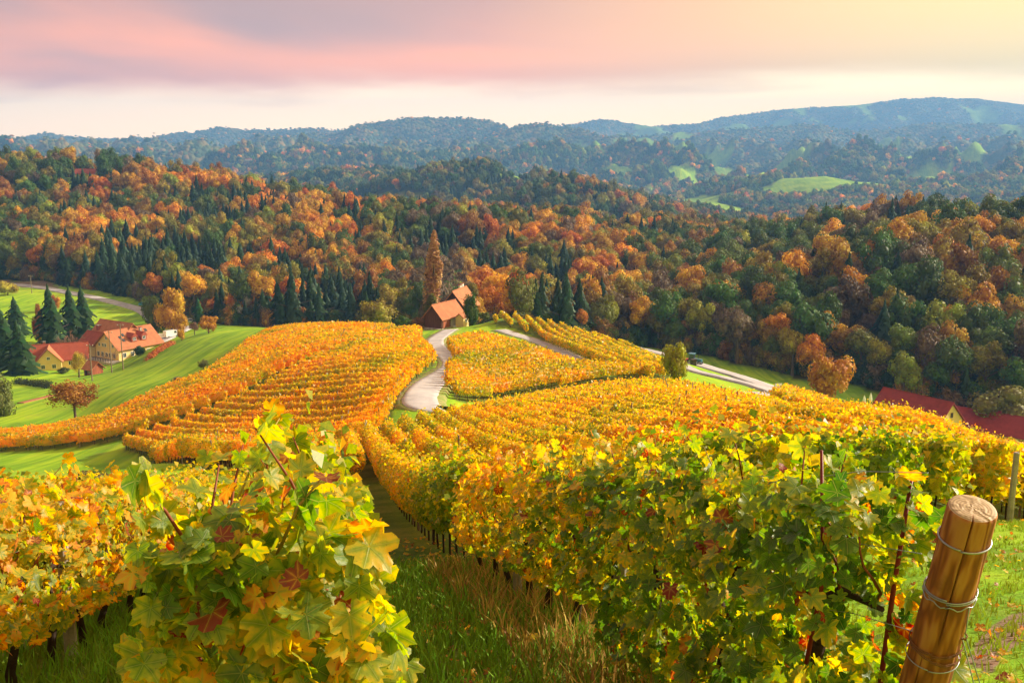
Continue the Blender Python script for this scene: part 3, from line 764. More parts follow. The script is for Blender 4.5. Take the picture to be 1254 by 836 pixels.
# the spur and its crest hide what stands low behind them
bare_VE = np.maximum.accumulate((H(_VX, _VY) - CZ).reshape(_VA.shape) / _VR, axis=1)
for i in near:
    wpx = FPX / dep[i] * (frad[i] if not fspruce[i] else fh[i] * .22); hpx = FPX / dep[i] * fh[i] * .45
    ai = int(np.clip(round((math.atan2(fx[i], fy[i]) - _vaz[0]) / math.radians(.2)), 0, len(_vaz) - 1)); j = np.searchsorted(_vr, min(fr[i], 260) * .97) - 1
    vmax = 190 - bare_VE[ai, j] * FPX if True else 836
    u0, u1 = int((scr[i, 0] - wpx) / 4), int((scr[i, 0] + wpx) / 4) + 1
    v0, v1 = int((scr[i, 1] - hpx) / 4), int(min(scr[i, 1] + hpx, vmax) / 4) + 1
    u0, v0 = max(u0, 0), max(v0, 0)
    if u1 <= u0 or v1 <= v0: continue
    w = cov[v0:v1, u0:u1]; area[i] = (~w).sum(); w[:] = True
order = np.argsort(-area)
N_SINGLE = 285
single = order[:N_SINGLE]; single = single[area[single] > 3]
mass = np.ones(len(fx), bool); mass[single] = False

def forest_mass(name, idx, meshes, label):
    """one forest object: points carrying size, turn, kind and tint, with a crown set on each"""
    if len(idx) == 0: return
    me = bpy.data.meshes.new(name); me.vertices.add(len(idx))
    sp = fspruce[idx]
    zc = np.where(sp, 0.0, np.where(fs[idx] < 10, fh[idx] - frad[idx] * 1.12, np.where(fs[idx] > 15, fh[idx] * .2, fh[idx] * .45)))
    me.vertices.foreach_set('co', np.stack([fx[idx], fy[idx], fz[idx] + zc], 1).astype(np.float32).ravel())
    a = me.attributes.new('tint', 'FLOAT_COLOR', 'POINT'); a.data.foreach_set('color', np.concatenate([fcol[idx], np.ones((len(idx), 1))], 1).astype(np.float32).ravel())
    sc = np.stack([frad[idx]] * 3, 1)
    tall = np.where(sp, 1.0, g.uniform(0.85, 1.25, len(idx))); sc[:, 2] *= tall * np.where(fs[idx] > 15, .6, 1.0)
    a = me.attributes.new('scl', 'FLOAT_VECTOR', 'POINT'); a.data.foreach_set('vector', sc.astype(np.float32).ravel())
    a = me.attributes.new('turn', 'FLOAT_VECTOR', 'POINT'); tr = np.zeros((len(idx), 3)); tr[:, 2] = g.uniform(0, 6.28, len(idx)); a.data.foreach_set('vector', tr.astype(np.float32).ravel())
    a = me.attributes.new('pick', 'INT', 'POINT'); a.data.foreach_set('value', g.integers(0, len(meshes), len(idx)).astype(np.int32))
    o = link(name, me); o.color = (0, 0, 0, 1); tag(o, label, kind='stuff')
    ng = bpy.data.node_groups.new(name, 'GeometryNodeTree')
    ng.interface.new_socket('Geometry', in_out='INPUT', socket_type='NodeSocketGeometry'); ng.interface.new_socket('Geometry', in_out='OUTPUT', socket_type='NodeSocketGeometry')
    t = NT(ng); gi = t.new('NodeGroupInput'); go = t.new('NodeGroupOutput')
    g2i = t.new('GeometryNodeGeometryToInstance')
    for src in reversed(meshes):
        oi = t.new('GeometryNodeObjectInfo'); oi.inputs['Object'].default_value = src; oi.inputs['As Instance'].default_value = False; oi.transform_space = 'ORIGINAL'
        t.link(oi.outputs['Geometry'], g2i.inputs[0])
    m2p = t.new('GeometryNodeMeshToPoints'); t.link(gi.outputs[0], m2p.inputs[0])
    iop = t.new('GeometryNodeInstanceOnPoints'); t.link(m2p.outputs[0], iop.inputs['Points']); t.link(g2i.outputs[0], iop.inputs['Instance'])
    iop.inputs['Pick Instance'].default_value = True
    for nm, dt, sock in (('scl', 'FLOAT_VECTOR', 'Scale'), ('turn', 'FLOAT_VECTOR', 'Rotation'), ('pick', 'INT', 'Instance Index')):
        na = t.new('GeometryNodeInputNamedAttribute', data_type=dt); na.inputs[0].default_value = nm; t.link(na.outputs[0], iop.inputs[sock])
    t.link(iop.outputs[0], go.inputs[0])
    md = o.modifiers.new('trees', 'NODES'); md.node_group = ng
    return o

COLOUR_WORD = {'orange': 'bright orange', 'rusty': 'rust brown', 'golden': 'golden yellow', 'olive': 'olive', 'green': 'green', 'dull brown': 'brown', 'lime': 'lime green', 'dark green': 'dark green', 'blue green': 'blue green'}
ORD = ['', 'second ', 'third ', 'fourth ', 'fifth ', 'sixth ', 'seventh ', 'eighth ', 'ninth ', 'tenth ', 'eleventh ', 'twelfth ', 'thirteenth ', 'fourteenth ', 'fifteenth ', 'sixteenth ', 'seventeenth ', 'eighteenth ', 'nineteenth ', 'twentieth ']
def ordn(i): return ORD[i] if i < len(ORD) else ('%dth ' % (i + 1))
SINGLE = {}
def place_tree(name, x, y, z, h, rad, crown, label, group, col, rz, spruce=False, trunk=True, cat='tree'):
    t = empty(name, (x, y, z), rz); tag(t, label, cat, group)
    c = link('crown', crown, None, t)
    if spruce: c.scale = (h, h, h)
    else:
        c.location = (0, 0, h - rad * 1.12); c.scale = (rad, rad, rad)
    c.color = (*col, 1)
    if trunk:
        k = link('trunk', TRUNK, None, t); k.scale = (h, h, h * (0.8 if not spruce else 0.5))
    return t, c
def zone_of(i):
    u, v = scr[i]
    for lim, w in ((110, 'above the yellow cottage'), (210, 'behind the big yellow farmhouse'), (330, 'beyond the bright green meadow'), (430, 'beyond the left vineyard'), (515, 'left of the tall poplar'),
                   (600, 'behind the brown barn'), (700, 'beyond the farm track'), (800, 'right of the farm track'), (890, 'behind the roadside round tree'), (980, 'left of the big orange tree'), (1080, 'behind the big orange tree'), (1180, 'behind the maroon gabled roof'), (3000, 'above the long maroon roof')):
        if u < lim: return w
buckets = {}
for i in single:
    v = scr[i, 1]; u = scr[i, 0]
    foot = fr[i] < np.interp(fx[i] / fy[i], _fu, _fd) * 1.16
    lev = 'at the forest foot' if foot else ('high on the slope' if v < np.interp(u, [0, 400, 800, 1254], [260, 285, 330, 320]) else 'halfway up the slope')
    buckets.setdefault((fkind[i], bool(fspruce[i]), zone_of(i), lev), []).append(i)
for (kd, sp, zn, lev), ids in buckets.items():
    ids.sort(key=lambda i: scr[i, 0])
    for n_, i in enumerate(ids):
        noun = 'spruce' if sp else ('tree' if kd != 'dull brown' else 'bare tree')
        if len(ids) == 1: lb = '%s %s %s, %s' % (COLOUR_WORD[kd], noun, lev, zn)
        else:
            pos = '%sfrom left' % ordn(n_) if n_ else 'leftmost'
            lb = '%s %s %s, %s, %s' % (COLOUR_WORD[kd], noun, lev, zn, pos)
        cr = CROWN_S[i % 3] if sp else CROWN_B[i % 6]
        t, c = place_tree('spruce_tree' if sp else 'broadleaf_tree', fx[i], fy[i], fz[i] - .2, fh[i], frad[i], cr, lb[0].upper() * 0 + lb, 'spruces of the forest' if sp else 'broadleaf trees of the forest', fcol[i], float(g.uniform(0, 6.28)), sp)
        key = ('s', i % 3) if sp else ('b', i % 6)
        SINGLE.setdefault(key, c)
src_b = [SINGLE[('b', k)] for k in range(6) if ('b', k) in SINGLE]
src_s = [SINGLE[('s', k)] for k in range(3) if ('s', k) in SINGLE]
idx = np.where(mass & ~fspruce & (fr < 700))[0]; forest_mass('broadleaf_forest', idx, src_b, 'mass of autumn coloured broadleaf trees on the near hills')
idx = np.where(mass & fspruce)[0]; forest_mass('spruce_forest', idx, src_s, 'dark spruces massed among the broadleaf trees')
FAR_SRC = src_b
idx = np.where(mass & ~fspruce & (fr >= 700))[0]; forest_mass('distant_forest', idx, FAR_SRC, 'distant woods covering the hills and blue mountains')

# ------------------------------------------------------------------ air
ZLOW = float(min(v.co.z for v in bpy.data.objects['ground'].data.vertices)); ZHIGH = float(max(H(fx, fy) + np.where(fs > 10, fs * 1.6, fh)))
def haze_box():
    bm = bmesh.new()
    x0, x1, y0, y1, z0, z1 = -9400, 9400, -9400, 9400, ZLOW - 1.0, ZHIGH + 12
    box(bm, (x0 + x1) / 2, (y0 + y1) / 2, (z0 + z1) / 2, x1 - x0, y1 - y0, z1 - z0)
    o = link('haze', bm_mesh('haze', bm)); tag(o, kind='stuff')
    m, t, out = new_mat('haze_air')
    v = t.new('ShaderNodeVolumePrincipled')
    v.inputs['Color'].default_value = (0.20, 0.48, 1.0, 1); v.inputs['Density'].default_value = HAZE_DENSITY; v.inputs['Anisotropy'].default_value = 0.08
    t.link(v.outputs[0], out.inputs['Volume'])
    o.data.materials.append(m); o.display_type = 'WIRE'
HAZE_DENSITY = 0.000175
haze_box()
# ------------------------------------------------------------------ vines
def leaf_material():
    """tint 0 green .. 0.5 yellow .. 0.8 orange .. 1 crimson (object colour red channel for single leaves, face attribute for joined ones); veins from the leaf's own outline coordinates"""
    m, t, out = new_mat('vine_leaf')
    oi = t.new('ShaderNodeObjectInfo'); so = t.new('ShaderNodeSeparateColor'); t.link(oi.outputs['Color'], so.inputs[0])
    at = t.new('ShaderNodeAttribute'); at.attribute_name = 'tint'
    tint = t.math('ADD', so.outputs[0], at.outputs['Fac'])
    uv = t.new('ShaderNodeUVMap'); su = t.new('ShaderNodeSeparateXYZ'); t.link(uv.outputs[0], su.inputs[0])
    r = t.math('SQRT', t.math('ADD', t.math('MULTIPLY', su.outputs[0], su.outputs[0]), t.math('MULTIPLY', su.outputs[1], su.outputs[1])))
    th = t.math('ARCTAN2', su.outputs[0], su.outputs[1])                       # 0 along the tip
    fr = t.math('ABSOLUTE', t.math('SUBTRACT', t.math('FRACT', t.math('ADD', t.math('DIVIDE', th, 0.96), 0.5)), 0.5))
    dist = t.math('MULTIPLY', fr, r)
    vein = t.math('MULTIPLY', t.sstep(dist, 0.026, 0.006), t.sstep(r, 0.01, 0.08))
    geo = t.new('ShaderNodeNewGeometry')
    blot = t.noise(geo.outputs['Position'], 38.0, 3, 0.6)
    near_vein = t.math('MULTIPLY', t.sstep(dist, 0.16, 0.0), t.sstep(r, 0.01, 0.08))
    tt = t.math('ADD', tint, t.math('MULTIPLY', t.math('SUBTRACT', blot, 0.5), 0.34))
    tt = t.math('SUBTRACT', tt, t.math('MULTIPLY', near_vein, 0.13))
    tt = t.math('ADD', tt, t.math('MULTIPLY', t.sstep(r, 0.42, 0.78), 0.06))
    c = t.ramp(tt, [(0.0, (0.030, 0.095, 0.010)), (0.2, (0.095, 0.20, 0.012)), (0.36, (0.29, 0.34, 0.015)), (0.5, (0.68, 0.47, 0.014)), (0.62, (0.78, 0.40, 0.010)), (0.76, (0.72, 0.23, 0.008)), (0.88, (0.34, 0.075, 0.010)), (1.0, (0.24, 0.012, 0.010))])
    spot = t.noise(geo.outputs['Position'], 130.0, 2, 0.5); c = t.mix(t.math('MULTIPLY', t.sstep(spot, 0.66, 0.74), 0.75), c, (0.13, 0.05, 0.015))
    c = t.mix(t.math('MULTIPLY', vein, 0.4), c, (0.50, 0.46, 0.10))
    # the underside is paler and duller
    c2 = t.mix(t.math('MULTIPLY', geo.outputs['Backfacing'], 0.18), c, (0.40, 0.42, 0.14))
    b = t.new('ShaderNodeBsdfPrincipled'); t.link(c2, b.inputs['Base Color']); b.inputs['Roughness'].default_value = 0.38; b.inputs['Specular IOR Level'].default_value = 0.32
    bp = t.new('ShaderNodeBump'); bp.inputs['Strength'].default_value = 0.35; bp.inputs['Distance'].default_value = 0.004
    t.link(t.math('SUBTRACT', t.noise(uv.outputs[0], 9.0, 3, 0.6), t.math('MULTIPLY', vein, 0.8)), bp.inputs['Height']); t.link(bp.outputs[0], b.inputs['Normal'])
    hs = t.new('ShaderNodeHueSaturation'); t.link(c, hs.inputs['Color']); hs.inputs['Saturation'].default_value = 1.06; hs.inputs['Value'].default_value = 1.6
    tr = t.new('ShaderNodeBsdfTranslucent'); t.link(hs.outputs[0], tr.inputs[0])
    mx = t.new('ShaderNodeMixShader'); mx.inputs[0].default_value = 0.57
    t.link(b.outputs[0], mx.inputs[1]); t.link(tr.outputs[0], mx.inputs[2]); t.link(mx.outputs[0], out.inputs[0])
    return m
M_LEAF = leaf_material()
M_POST = simple_mat("weathered_post", (0.26, 0.20, 0.15), 0.9, 0.1, var=0.3, scale=4.0)
M_CONC = simple_mat("concrete_post", (0.34, 0.30, 0.25), 0.9, 0.1, var=0.25, scale=5.0, bump=0.3)
M_VBARK = simple_mat("vine_bark", (0.055, 0.035, 0.025), 0.95, 0.1, var=0.4, scale=6.0, bump=0.6, bscale=40)
gv = np.random.default_rng(11)

def clip_rows(poly, heading, spacing, g, step=0.7, phase=0.0):
    """parallel lines inside an outline: list of (n,2) centre lines"""
    d = np.array([math.sin(heading), math.cos(heading)]); nrm = np.array([d[1], -d[0]])
    a = poly @ d; b = poly @ nrm
    out = []
    k0, k1 = math.ceil((b.min() - phase) / spacing), math.floor((b.max() - phase) / spacing)
    for k in range(k0, k1 + 1):
        off = phase + k * spacing
        s = np.arange(a.min(), a.max(), step)
        p = s[:, None] * d + off * nrm
        ins = poly_in(p[:, 0], p[:, 1], poly)
        i = 0
        while i < len(s):
            if ins[i]:
                j = i
                while j + 1 < len(s) and ins[j + 1]: j += 1
                if j - i >= 4: out.append(p[i:j + 1])
                i = j + 1
            else: i += 1
    return out
def row_mesh(line, g, base_t, ww=0.30):
    """foliage of one row: a ragged inner wall and leaf-sized faces on it, finer near the eye"""
    L = np.concatenate([[0], np.cumsum(np.linalg.norm(np.diff(line, axis=0), axis=1))]); tot = L[-1]
    D = np.hypot(line[:, 0], line[:, 1]); dm = float(np.mean(D))
    V, F3, F4, tint = [], [], [], []
    # inner wall
    cs = max(0.5, dm * 0.008); n = max(4, int(tot / cs)); s = np.linspace(0, tot, n)
    x = np.interp(s, L, line[:, 0]); y = np.interp(s, L, line[:, 1]); z = H(x, y)
    tg = np.stack([np.gradient(x), np.gradient(y)], 1); tg /= np.linalg.norm(tg, axis=1, keepdims=True); nr = np.stack([tg[:, 1], -tg[:, 0]], 1)
    hv = 1.0 + 0.20 * perlin(s / 1.3 + line[0, 0], s * 0 + line[0, 1]) + .14 * perlin(s / .6 + line[0, 0], s * 0 + 3.1)
    prof = ((-.7, .62), (-1, 1.0), (-.75, 1.42), (0, 1.62), (.75, 1.42), (1, 1.0), (.7, .62))
    P = []; wf = .72 if D.min() > 40 else .42
    for ox, oz in prof:
        w = ww * wf * ox + g.normal(size=n) * .05
        P.append(np.stack([x + nr[:, 0] * w, y + nr[:, 1] * w, z + oz * hv * .98 + g.normal(size=n) * .06], 1))
    P = np.stack(P, 1); m = P.shape[1]; idx = np.arange(n * m).reshape(n, m)
    F4c = np.stack([idx[:-1, :-1], idx[1:, :-1], idx[1:, 1:], idx[:-1, 1:]], -1).reshape(-1, 4)
    nv = n * m
    tc = base_t(P[:-1, :-1, 0].ravel(), P[:-1, :-1, 1].ravel()) + g.normal(size=len(F4c)) * .06 - .03
    # leaves
    pos, nrm, siz = [], [], []
    for i in range(0, len(line) - 1):
        l = L[i + 1] - L[i]; d = D[i]
        sz = float(np.clip(0.00195 * d, 0.105, 0.33)); cov = 1.6 if d < 40 else 0.68
        cnt = int(l * 3.4 * cov / (sz * sz * 0.62) + g.random())
        if cnt == 0: continue
        f = g.random(cnt); an = g.uniform(-2.45, 2.45, cnt)          # angle round the section, 0 = up
        px = line[i, 0] + (line[i + 1, 0] - line[i, 0]) * f; py = line[i, 1] + (line[i + 1, 1] - line[i, 1]) * f
        t0 = (line[i + 1] - line[i]) / (l + 1e-9); n0 = np.array([t0[1], -t0[0]])
        ww_ = ww * g.uniform(.75, 1.25, cnt); hh = 0.62 * (1 + .18 * perlin((L[i] + f * l) / .8 + line[0, 0] * 3, np.zeros(cnt))) * g.uniform(.85, 1.12, cnt)
        ox = np.sin(an) * ww_; oz = 1.08 + np.cos(an) * hh
        shoot = g.random(cnt) < .05; oz[shoot & (np.abs(an) < 1)] += g.uniform(.1, .4, (shoot & (np.abs(an) < 1)).sum())
        pos.append(np.stack([px + n0[0] * ox, py + n0[1] * ox, oz], 1)); nrm.append(np.stack([n0[0] * np.sin(an), n0[1] * np.sin(an), np.cos(an) * .8 + .25], 1)); siz.append(sz * g.uniform(.7, 1.35, cnt))
    for e, sgn in ((0, -1), (-1, 1)):              # leaves over both ends of the row
        sz = float(np.clip(0.0021 * D[e], 0.115, 0.34)); cnt = int(1.3 / (sz * sz * .62)); t0 = line[1] - line[0]; t0 = t0 / np.linalg.norm(t0); n0 = np.array([t0[1], -t0[0]])
        a_ = g.uniform(0, 6.28, cnt); r_ = np.sqrt(g.random(cnt)); o_ = g.normal(size=cnt) * .13 + sgn * .05
        pos.append(np.stack([line[e, 0] + n0[0] * np.sin(a_) * r_ * ww + t0[0] * o_, line[e, 1] + n0[1] * np.sin(a_) * r_ * ww + t0[1] * o_, 1.08 + .62 * np.cos(a_) * r_], 1)); nrm.append(np.tile([t0[0] * sgn, t0[1] * sgn, .3], (cnt, 1))); siz.append(sz * g.uniform(.7, 1.35, cnt))
    pos = np.concatenate(pos); nrm = np.concatenate(nrm); siz = np.concatenate(siz)
    pos[:, 2] += H(pos[:, 0], pos[:, 1])
    nn = nrm + g.normal(size=nrm.shape) * .75; nn /= np.linalg.norm(nn, axis=1, keepdims=True)
    a, b = rot_frames(nn, g); k = len(pos); tl = base_t(pos[:, 0], pos[:, 1]) + g.normal(size=k) * .085
    red = g.random(k); tl[red < .03] += .22
    if dm < 42:
        s = (siz * .5)[:, None]; bend = nn * s * .35
        V4 = np.stack([pos - a * s, pos - b * s * .85 + bend, pos + a * s * 1.05, pos + b * s * .85 + bend], 1).reshape(-1, 3)
        F = [np.concatenate([F4c, np.arange(len(V4)).reshape(-1, 4) + nv])]; Vall = np.concatenate([P.reshape(-1, 3), V4])
    else:
        s = (siz * .72)[:, None]
        V3 = np.stack([pos - a * s, pos + a * s * .7 - b * s * .75, pos + a * s * .55 + b * s * .8], 1).reshape(-1, 3)
        F = [F4c, np.arange(len(V3)).reshape(-1, 3) + nv]; Vall = np.concatenate([P.reshape(-1, 3), V3])
    return np_mesh('foliage', Vall, F, fattr={'tint': np.concatenate([tc, tl])})
def post_mesh(name, h, r, mat, n=6):
    bm = bmesh.new(); tube(bm, [(0, 0, -.25), (0, 0, h * .5), (r * .15, 0, h - r * .3), (r * .15, 0, h)], [r * 1.08, r, r * .95, r * .75], n)
    me = bm_mesh(name, bm); me.materials.append(mat); return me
POST_THIN = post_mesh('post', 1.85, 0.04, M_POST)
POST_PALE = post_mesh('post', 1.85, 0.045, M_CONC, 4)
def stakes_mesh(pts, h0, h1, r, g):
    """many thin upright stakes or vine stems as one mesh (3-sided)"""
    V, F = [], []
    for i, (x, y, z) in enumerate(pts):
        a0 = g.uniform(0, 6.28); lx, ly = g.normal(size=2) * .03
        for hh, off in ((-.1, 0), (g.uniform(h0, h1), 1)):
            for k in range(3): V.append((x + r * math.cos(a0 + 2.094 * k) + lx * off, y + r * math.sin(a0 + 2.094 * k) + ly * off, z + hh))
        b = i * 6
        for k in range(3): F.append((b + k, b + (k + 1) % 3, b + 3 + (k + 1) % 3, b + 3 + k))
    return np_mesh('stems', np.array(V), np.array(F))
def build_row(line, label, group, base_t, posts=True, ww=0.30):
    c = line[0]; root = empty('vine_row', (0, 0, 0)); tag(root, label, 'vine row', group)
    f = link('foliage', row_mesh(line, gv, base_t, ww), M_LEAF, root); tag(f, kind='stuff'); f.color = (0, 0, 0, 1)
    L = np.concatenate([[0], np.cumsum(np.linalg.norm(np.diff(line, axis=0), axis=1))])
    dm = np.hypot(*line.mean(0))
    if dm < 260:
        s = np.arange(.3, L[-1], 1.0 if dm < 120 else 1.6) + 0
        x = np.interp(s, L, line[:, 0]) ; y = np.interp(s, L, line[:, 1]); z = H(x, y)
        o = link('stems', stakes_mesh(np.stack([x, y, z], 1), .7, .9, .025 if dm < 60 else .035, gv), M_VBARK, root); tag(o, kind='stuff')
    if posts:
        s = np.concatenate([[0.02 if np.hypot(*line[0]) > 32 else 9.0], np.arange(5.5, L[-1] - 2.5, 5.5), [L[-1] - .02]])
        x = np.interp(s, L, line[:, 0]); y = np.interp(s, L, line[:, 1]); z = H(x, y)
        big = np.zeros(len(s), bool)
        big[0] = 34 < dm < 175 and np.hypot(x[0], y[0]) > 32; big[-1] = 34 < dm < 175
        for i in np.where(big)[0]:
            o = link('post', POST_PALE if gv.random() < .3 else POST_THIN, None, root, (x[i], y[i], z[i])); o.rotation_euler = (gv.normal() * .05, gv.normal() * .05, gv.uniform(0, 6))
        if (~big).sum() > 0 and dm > 20:
            o = link('posts', stakes_mesh(np.stack([x, y, z], 1)[~big], 1.5 if dm < 60 else 1.85, 1.75 if dm < 60 else 2.15, .042, gv), M_POST, root); tag(o, kind='stuff')
    return root
def tint_field(base, amp=.10, green=0.0, sc=9.0):
    def f(x, y): return base - .045 + amp * fbm(x / sc + 3, y / sc, 3) - green
    return f
def rows_of(poly, heading, spacing, desc, group, base_t, lab_from, skip=None, phase=0.0, ww=0.30):
    lines = clip_rows(poly, heading, spacing, gv, phase=phase)
    if skip: lines = [l for l in (skip(l) for l in lines) if l is not None and len(l) > 4]
    for i, l in enumerate(lines):
        build_row(l, '%s, %s%s' % (desc, ordn(i) if i else 'first ', lab_from), group, base_t, ww=ww)
    return len(lines)
def heading(p, q):
    a, b = gp(*p), gp(*q); return math.atan2(b[0] - a[0], b[1] - a[1])
# near slope: rows run downhill, those passing close to the eye are continued by single vines (built below)
NEAR_END = 15.0
def near_rows():
    seen_lb = set()
    for k2 in range(-28, 84):
        k = k2 / 2; half_ = k2 % 2 == 1; k = k if half_ else int(k); Dn = np.arange(2.0, 130.0, .6); x = row_x(k, Dn)
        ins = poly_in(x, Dn, A_POLY)
        if k in (0, -2): ins &= Dn > NEAR_END
        if half_: ins &= Dn > 42          # further down the rows stand closer
        if k == -1: ins &= Dn > 6.2
        j = 0
        while j < len(Dn):
            if ins[j]:
                e = j
                while e + 1 < len(Dn) and ins[e + 1]: e += 1
                if e - j > 5:
                    l = np.stack([x[j:e + 1], Dn[j:e + 1]], 1)
                    side = 'right' if k > 0 else 'left'
                    seg = ''
                    if j > 0 and Dn[j] > 80 and 4 < k < 24: seg = ', beyond the gap'
                    if k == 0: lb = 'golden vine row running downhill in line with the leaning wooden post'
                    else: lb = 'orange vine row, %sto the %s of the wooden post row%s' % (ordn(int(abs(k)) - 1) if abs(k) > 1 else 'next ', side, seg)
                    if half_:
                        q_ = int(abs(k) - .5); lb = 'orange vine row, between the %sand %s%s of the wooden post row' % (ordn(q_ - 1) if q_ > 1 else 'nearest ', ordn(q_) if q_ > 0 else 'post row and the next ', side)
                        if q_ == 0: lb = 'narrow orange vine row just %s of the lower end of the wooden post row' % side
                        if q_ == 1: lb = 'orange vine row, between the nearest and second to the %s of the wooden post row' % side
                    if lb in seen_lb: lb = lb.replace('orange vine row', 'lower orange vine row')
                    seen_lb.add(lb)
                    f0 = tint_field(.55, .13)
                    bt = (lambda X, Y: f0(X, Y) - .16 * sst(Y, 34, 10) + .05 * sst(X, 15, 45))
                    # long rows are cut where the level of detail changes
                    build_row(l, lb, 'vine rows of the near slope', bt, ww=.40 if not half_ else .34)
                j = e + 1
            else: j += 1
near_rows()
rows_of(B_POLY, heading((573, 491), (735, 467)), 1.75, 'golden vine row between winding road and farm track', 'vine rows right of the winding road', tint_field(.53, .13), 'from the green strip')
rows_of(C_POLY, heading((655, 416), (730, 452)), 2.1, 'olive gold vine row right of the farm track', 'vine rows beyond the farm track', tint_field(.50, .07), 'from the valley side')
rows_of(D_POLY, heading((478, 515), (330, 520)), 1.75, 'orange vine row left of the winding road', 'vine rows left of the winding road', tint_field(.58, .14), 'going downhill')
rows_of(E_POLY, heading((20, 548), (215, 510)), 1.8, 'orange vine row beside the bright meadow', 'vine rows along the meadow', tint_field(.585, .13), 'going uphill')
# ------------------------------------------------------------------ foreground vines: single plants with their own leaves
def vine_leaf(seed):
    """five-lobed toothed leaf, stalk at the origin, tip along +Y, about 1 long; pleated along its veins"""
    g = np.random.default_rng(seed)
    half = [(0, .98), (11, .86), (21, .87), (32, .63), (43, .86), (55, .93), (67, .84), (78, .82), (90, .57), (104, .78), (118, .80), (134, .64), (150, .64), (167, .46)]
    th = [-a for a, _ in half[:0:-1]] + [a for a, _ in half]; rr = [r for _, r in half[:0:-1]] + [r for _, r in half]
    mid_a = [-160, -118, -88, -56, -31, 0, 31, 56, 88, 118, 160]; mid_r = [.25, .44, .40, .50, .44, .52, .44, .50, .40, .44, .25]
    cup, droop, fold = g.uniform(-.45, .55), g.uniform(.15, .75), g.uniform(-.10, .45); ph = g.uniform(0, 6.28); asym = g.uniform(-.08, .08)
    def P(a, r, edge):
        t = math.radians(a); x, y = r * math.sin(t) * (1 + asym * math.copysign(1, a)), r * math.cos(t)
        vein = 0.5 + 0.5 * math.cos(t * 2 * math.pi / .96)
        z = (0.05 * (vein - .5) * 2) * r + cup * r * r * .5 - droop * max(y, 0) ** 2 * .55 + fold * abs(x) * .5 + (0.11 * math.sin(t * 3.0 + ph) * r * r + g.normal() * .025 if edge else 0)
        return (x, y, z)
    V = [(0, 0, 0)]; uv = [(0, 0)]
    for a, r in zip(mid_a, mid_r): V.append(P(a, r, False)); uv.append((r * math.sin(math.radians(a)), r * math.cos(math.radians(a))))
    for a, r in zip(th, rr):
        r2 = r * g.uniform(.93, 1.06); V.append(P(a, r2, True)); uv.append((r2 * math.sin(math.radians(a)), r2 * math.cos(math.radians(a))))
    nm, no = len(mid_a), len(th); F = []
    for i in range(nm - 1): F.append((0, i + 2, i + 1))
    i = j = 0
    while i < nm - 1 or j < no - 1:
        a1 = mid_a[i + 1] if i < nm - 1 else 999; b1 = th[j + 1] if j < no - 1 else 999
        if b1 <= a1: F.append((1 + i, 1 + nm + j + 1, 1 + nm + j)); j += 1
        else: F.append((1 + i, 1 + i + 1, 1 + nm + j)); i += 1
    return np.array(V), np.array(F)[:, ::-1], np.array(uv)
LEAF_DATA = [vine_leaf(900 + i) for i in range(8)]
LEAF_ME = []
for V, F, uv in LEAF_DATA:
    me = np_mesh('leaf', V, F, smooth=True, uv=uv); me.materials.append(M_LEAF); LEAF_ME.append(me)
M_CANE = simple_mat("cane", (0.22, 0.055, 0.022), 0.6, 0.3, var=0.35, scale=12.0)
M_REDCANE = simple_mat("red_cane", (0.20, 0.018, 0.015), 0.5, 0.3, var=0.35, scale=14.0)
M_STALK = simple_mat("leaf_stalk", (0.40, 0.28, 0.06), 0.6, 0.3, var=0.3, scale=20.0)
gl = np.random.default_rng(5)
def leaf_matrices(pos, nrm, tip, size):
    n = nrm / np.linalg.norm(nrm, axis=1, keepdims=True)
    y = tip - n * (tip * n).sum(1, keepdims=True); y /= np.linalg.norm(y, axis=1, keepdims=True) + 1e-9
    x = np.cross(y, n)
    M = np.zeros((len(pos), 4, 4)); M[:, :3, 0] = x * size[:, None]; M[:, :3, 1] = y * size[:, None]; M[:, :3, 2] = n * size[:, None]; M[:, :3, 3] = pos; M[:, 3, 3] = 1
    return M
def joined_leaves(name, M, kinds, tint, parent, small=False):
    V, F, U, T = [], [], [], []; nv = 0
    for i in range(len(M)):
        lv, lf, lu = LEAF_DATA[kinds[i]]
        V.append(lv @ M[i, :3, :3].T + M[i, :3, 3]); F.append(lf + nv); nv += len(lv); U.append(lu); T.append(np.full(len(lf), tint[i]))
    me = np_mesh(name, np.concatenate(V), np.concatenate(F), smooth=True, fattr={'tint': np.concatenate(T)}, uv=np.concatenate(U))
    o = link(name, me, M_LEAF, parent); tag(o, kind='stuff'); o.color = (0, 0, 0, 1); return o
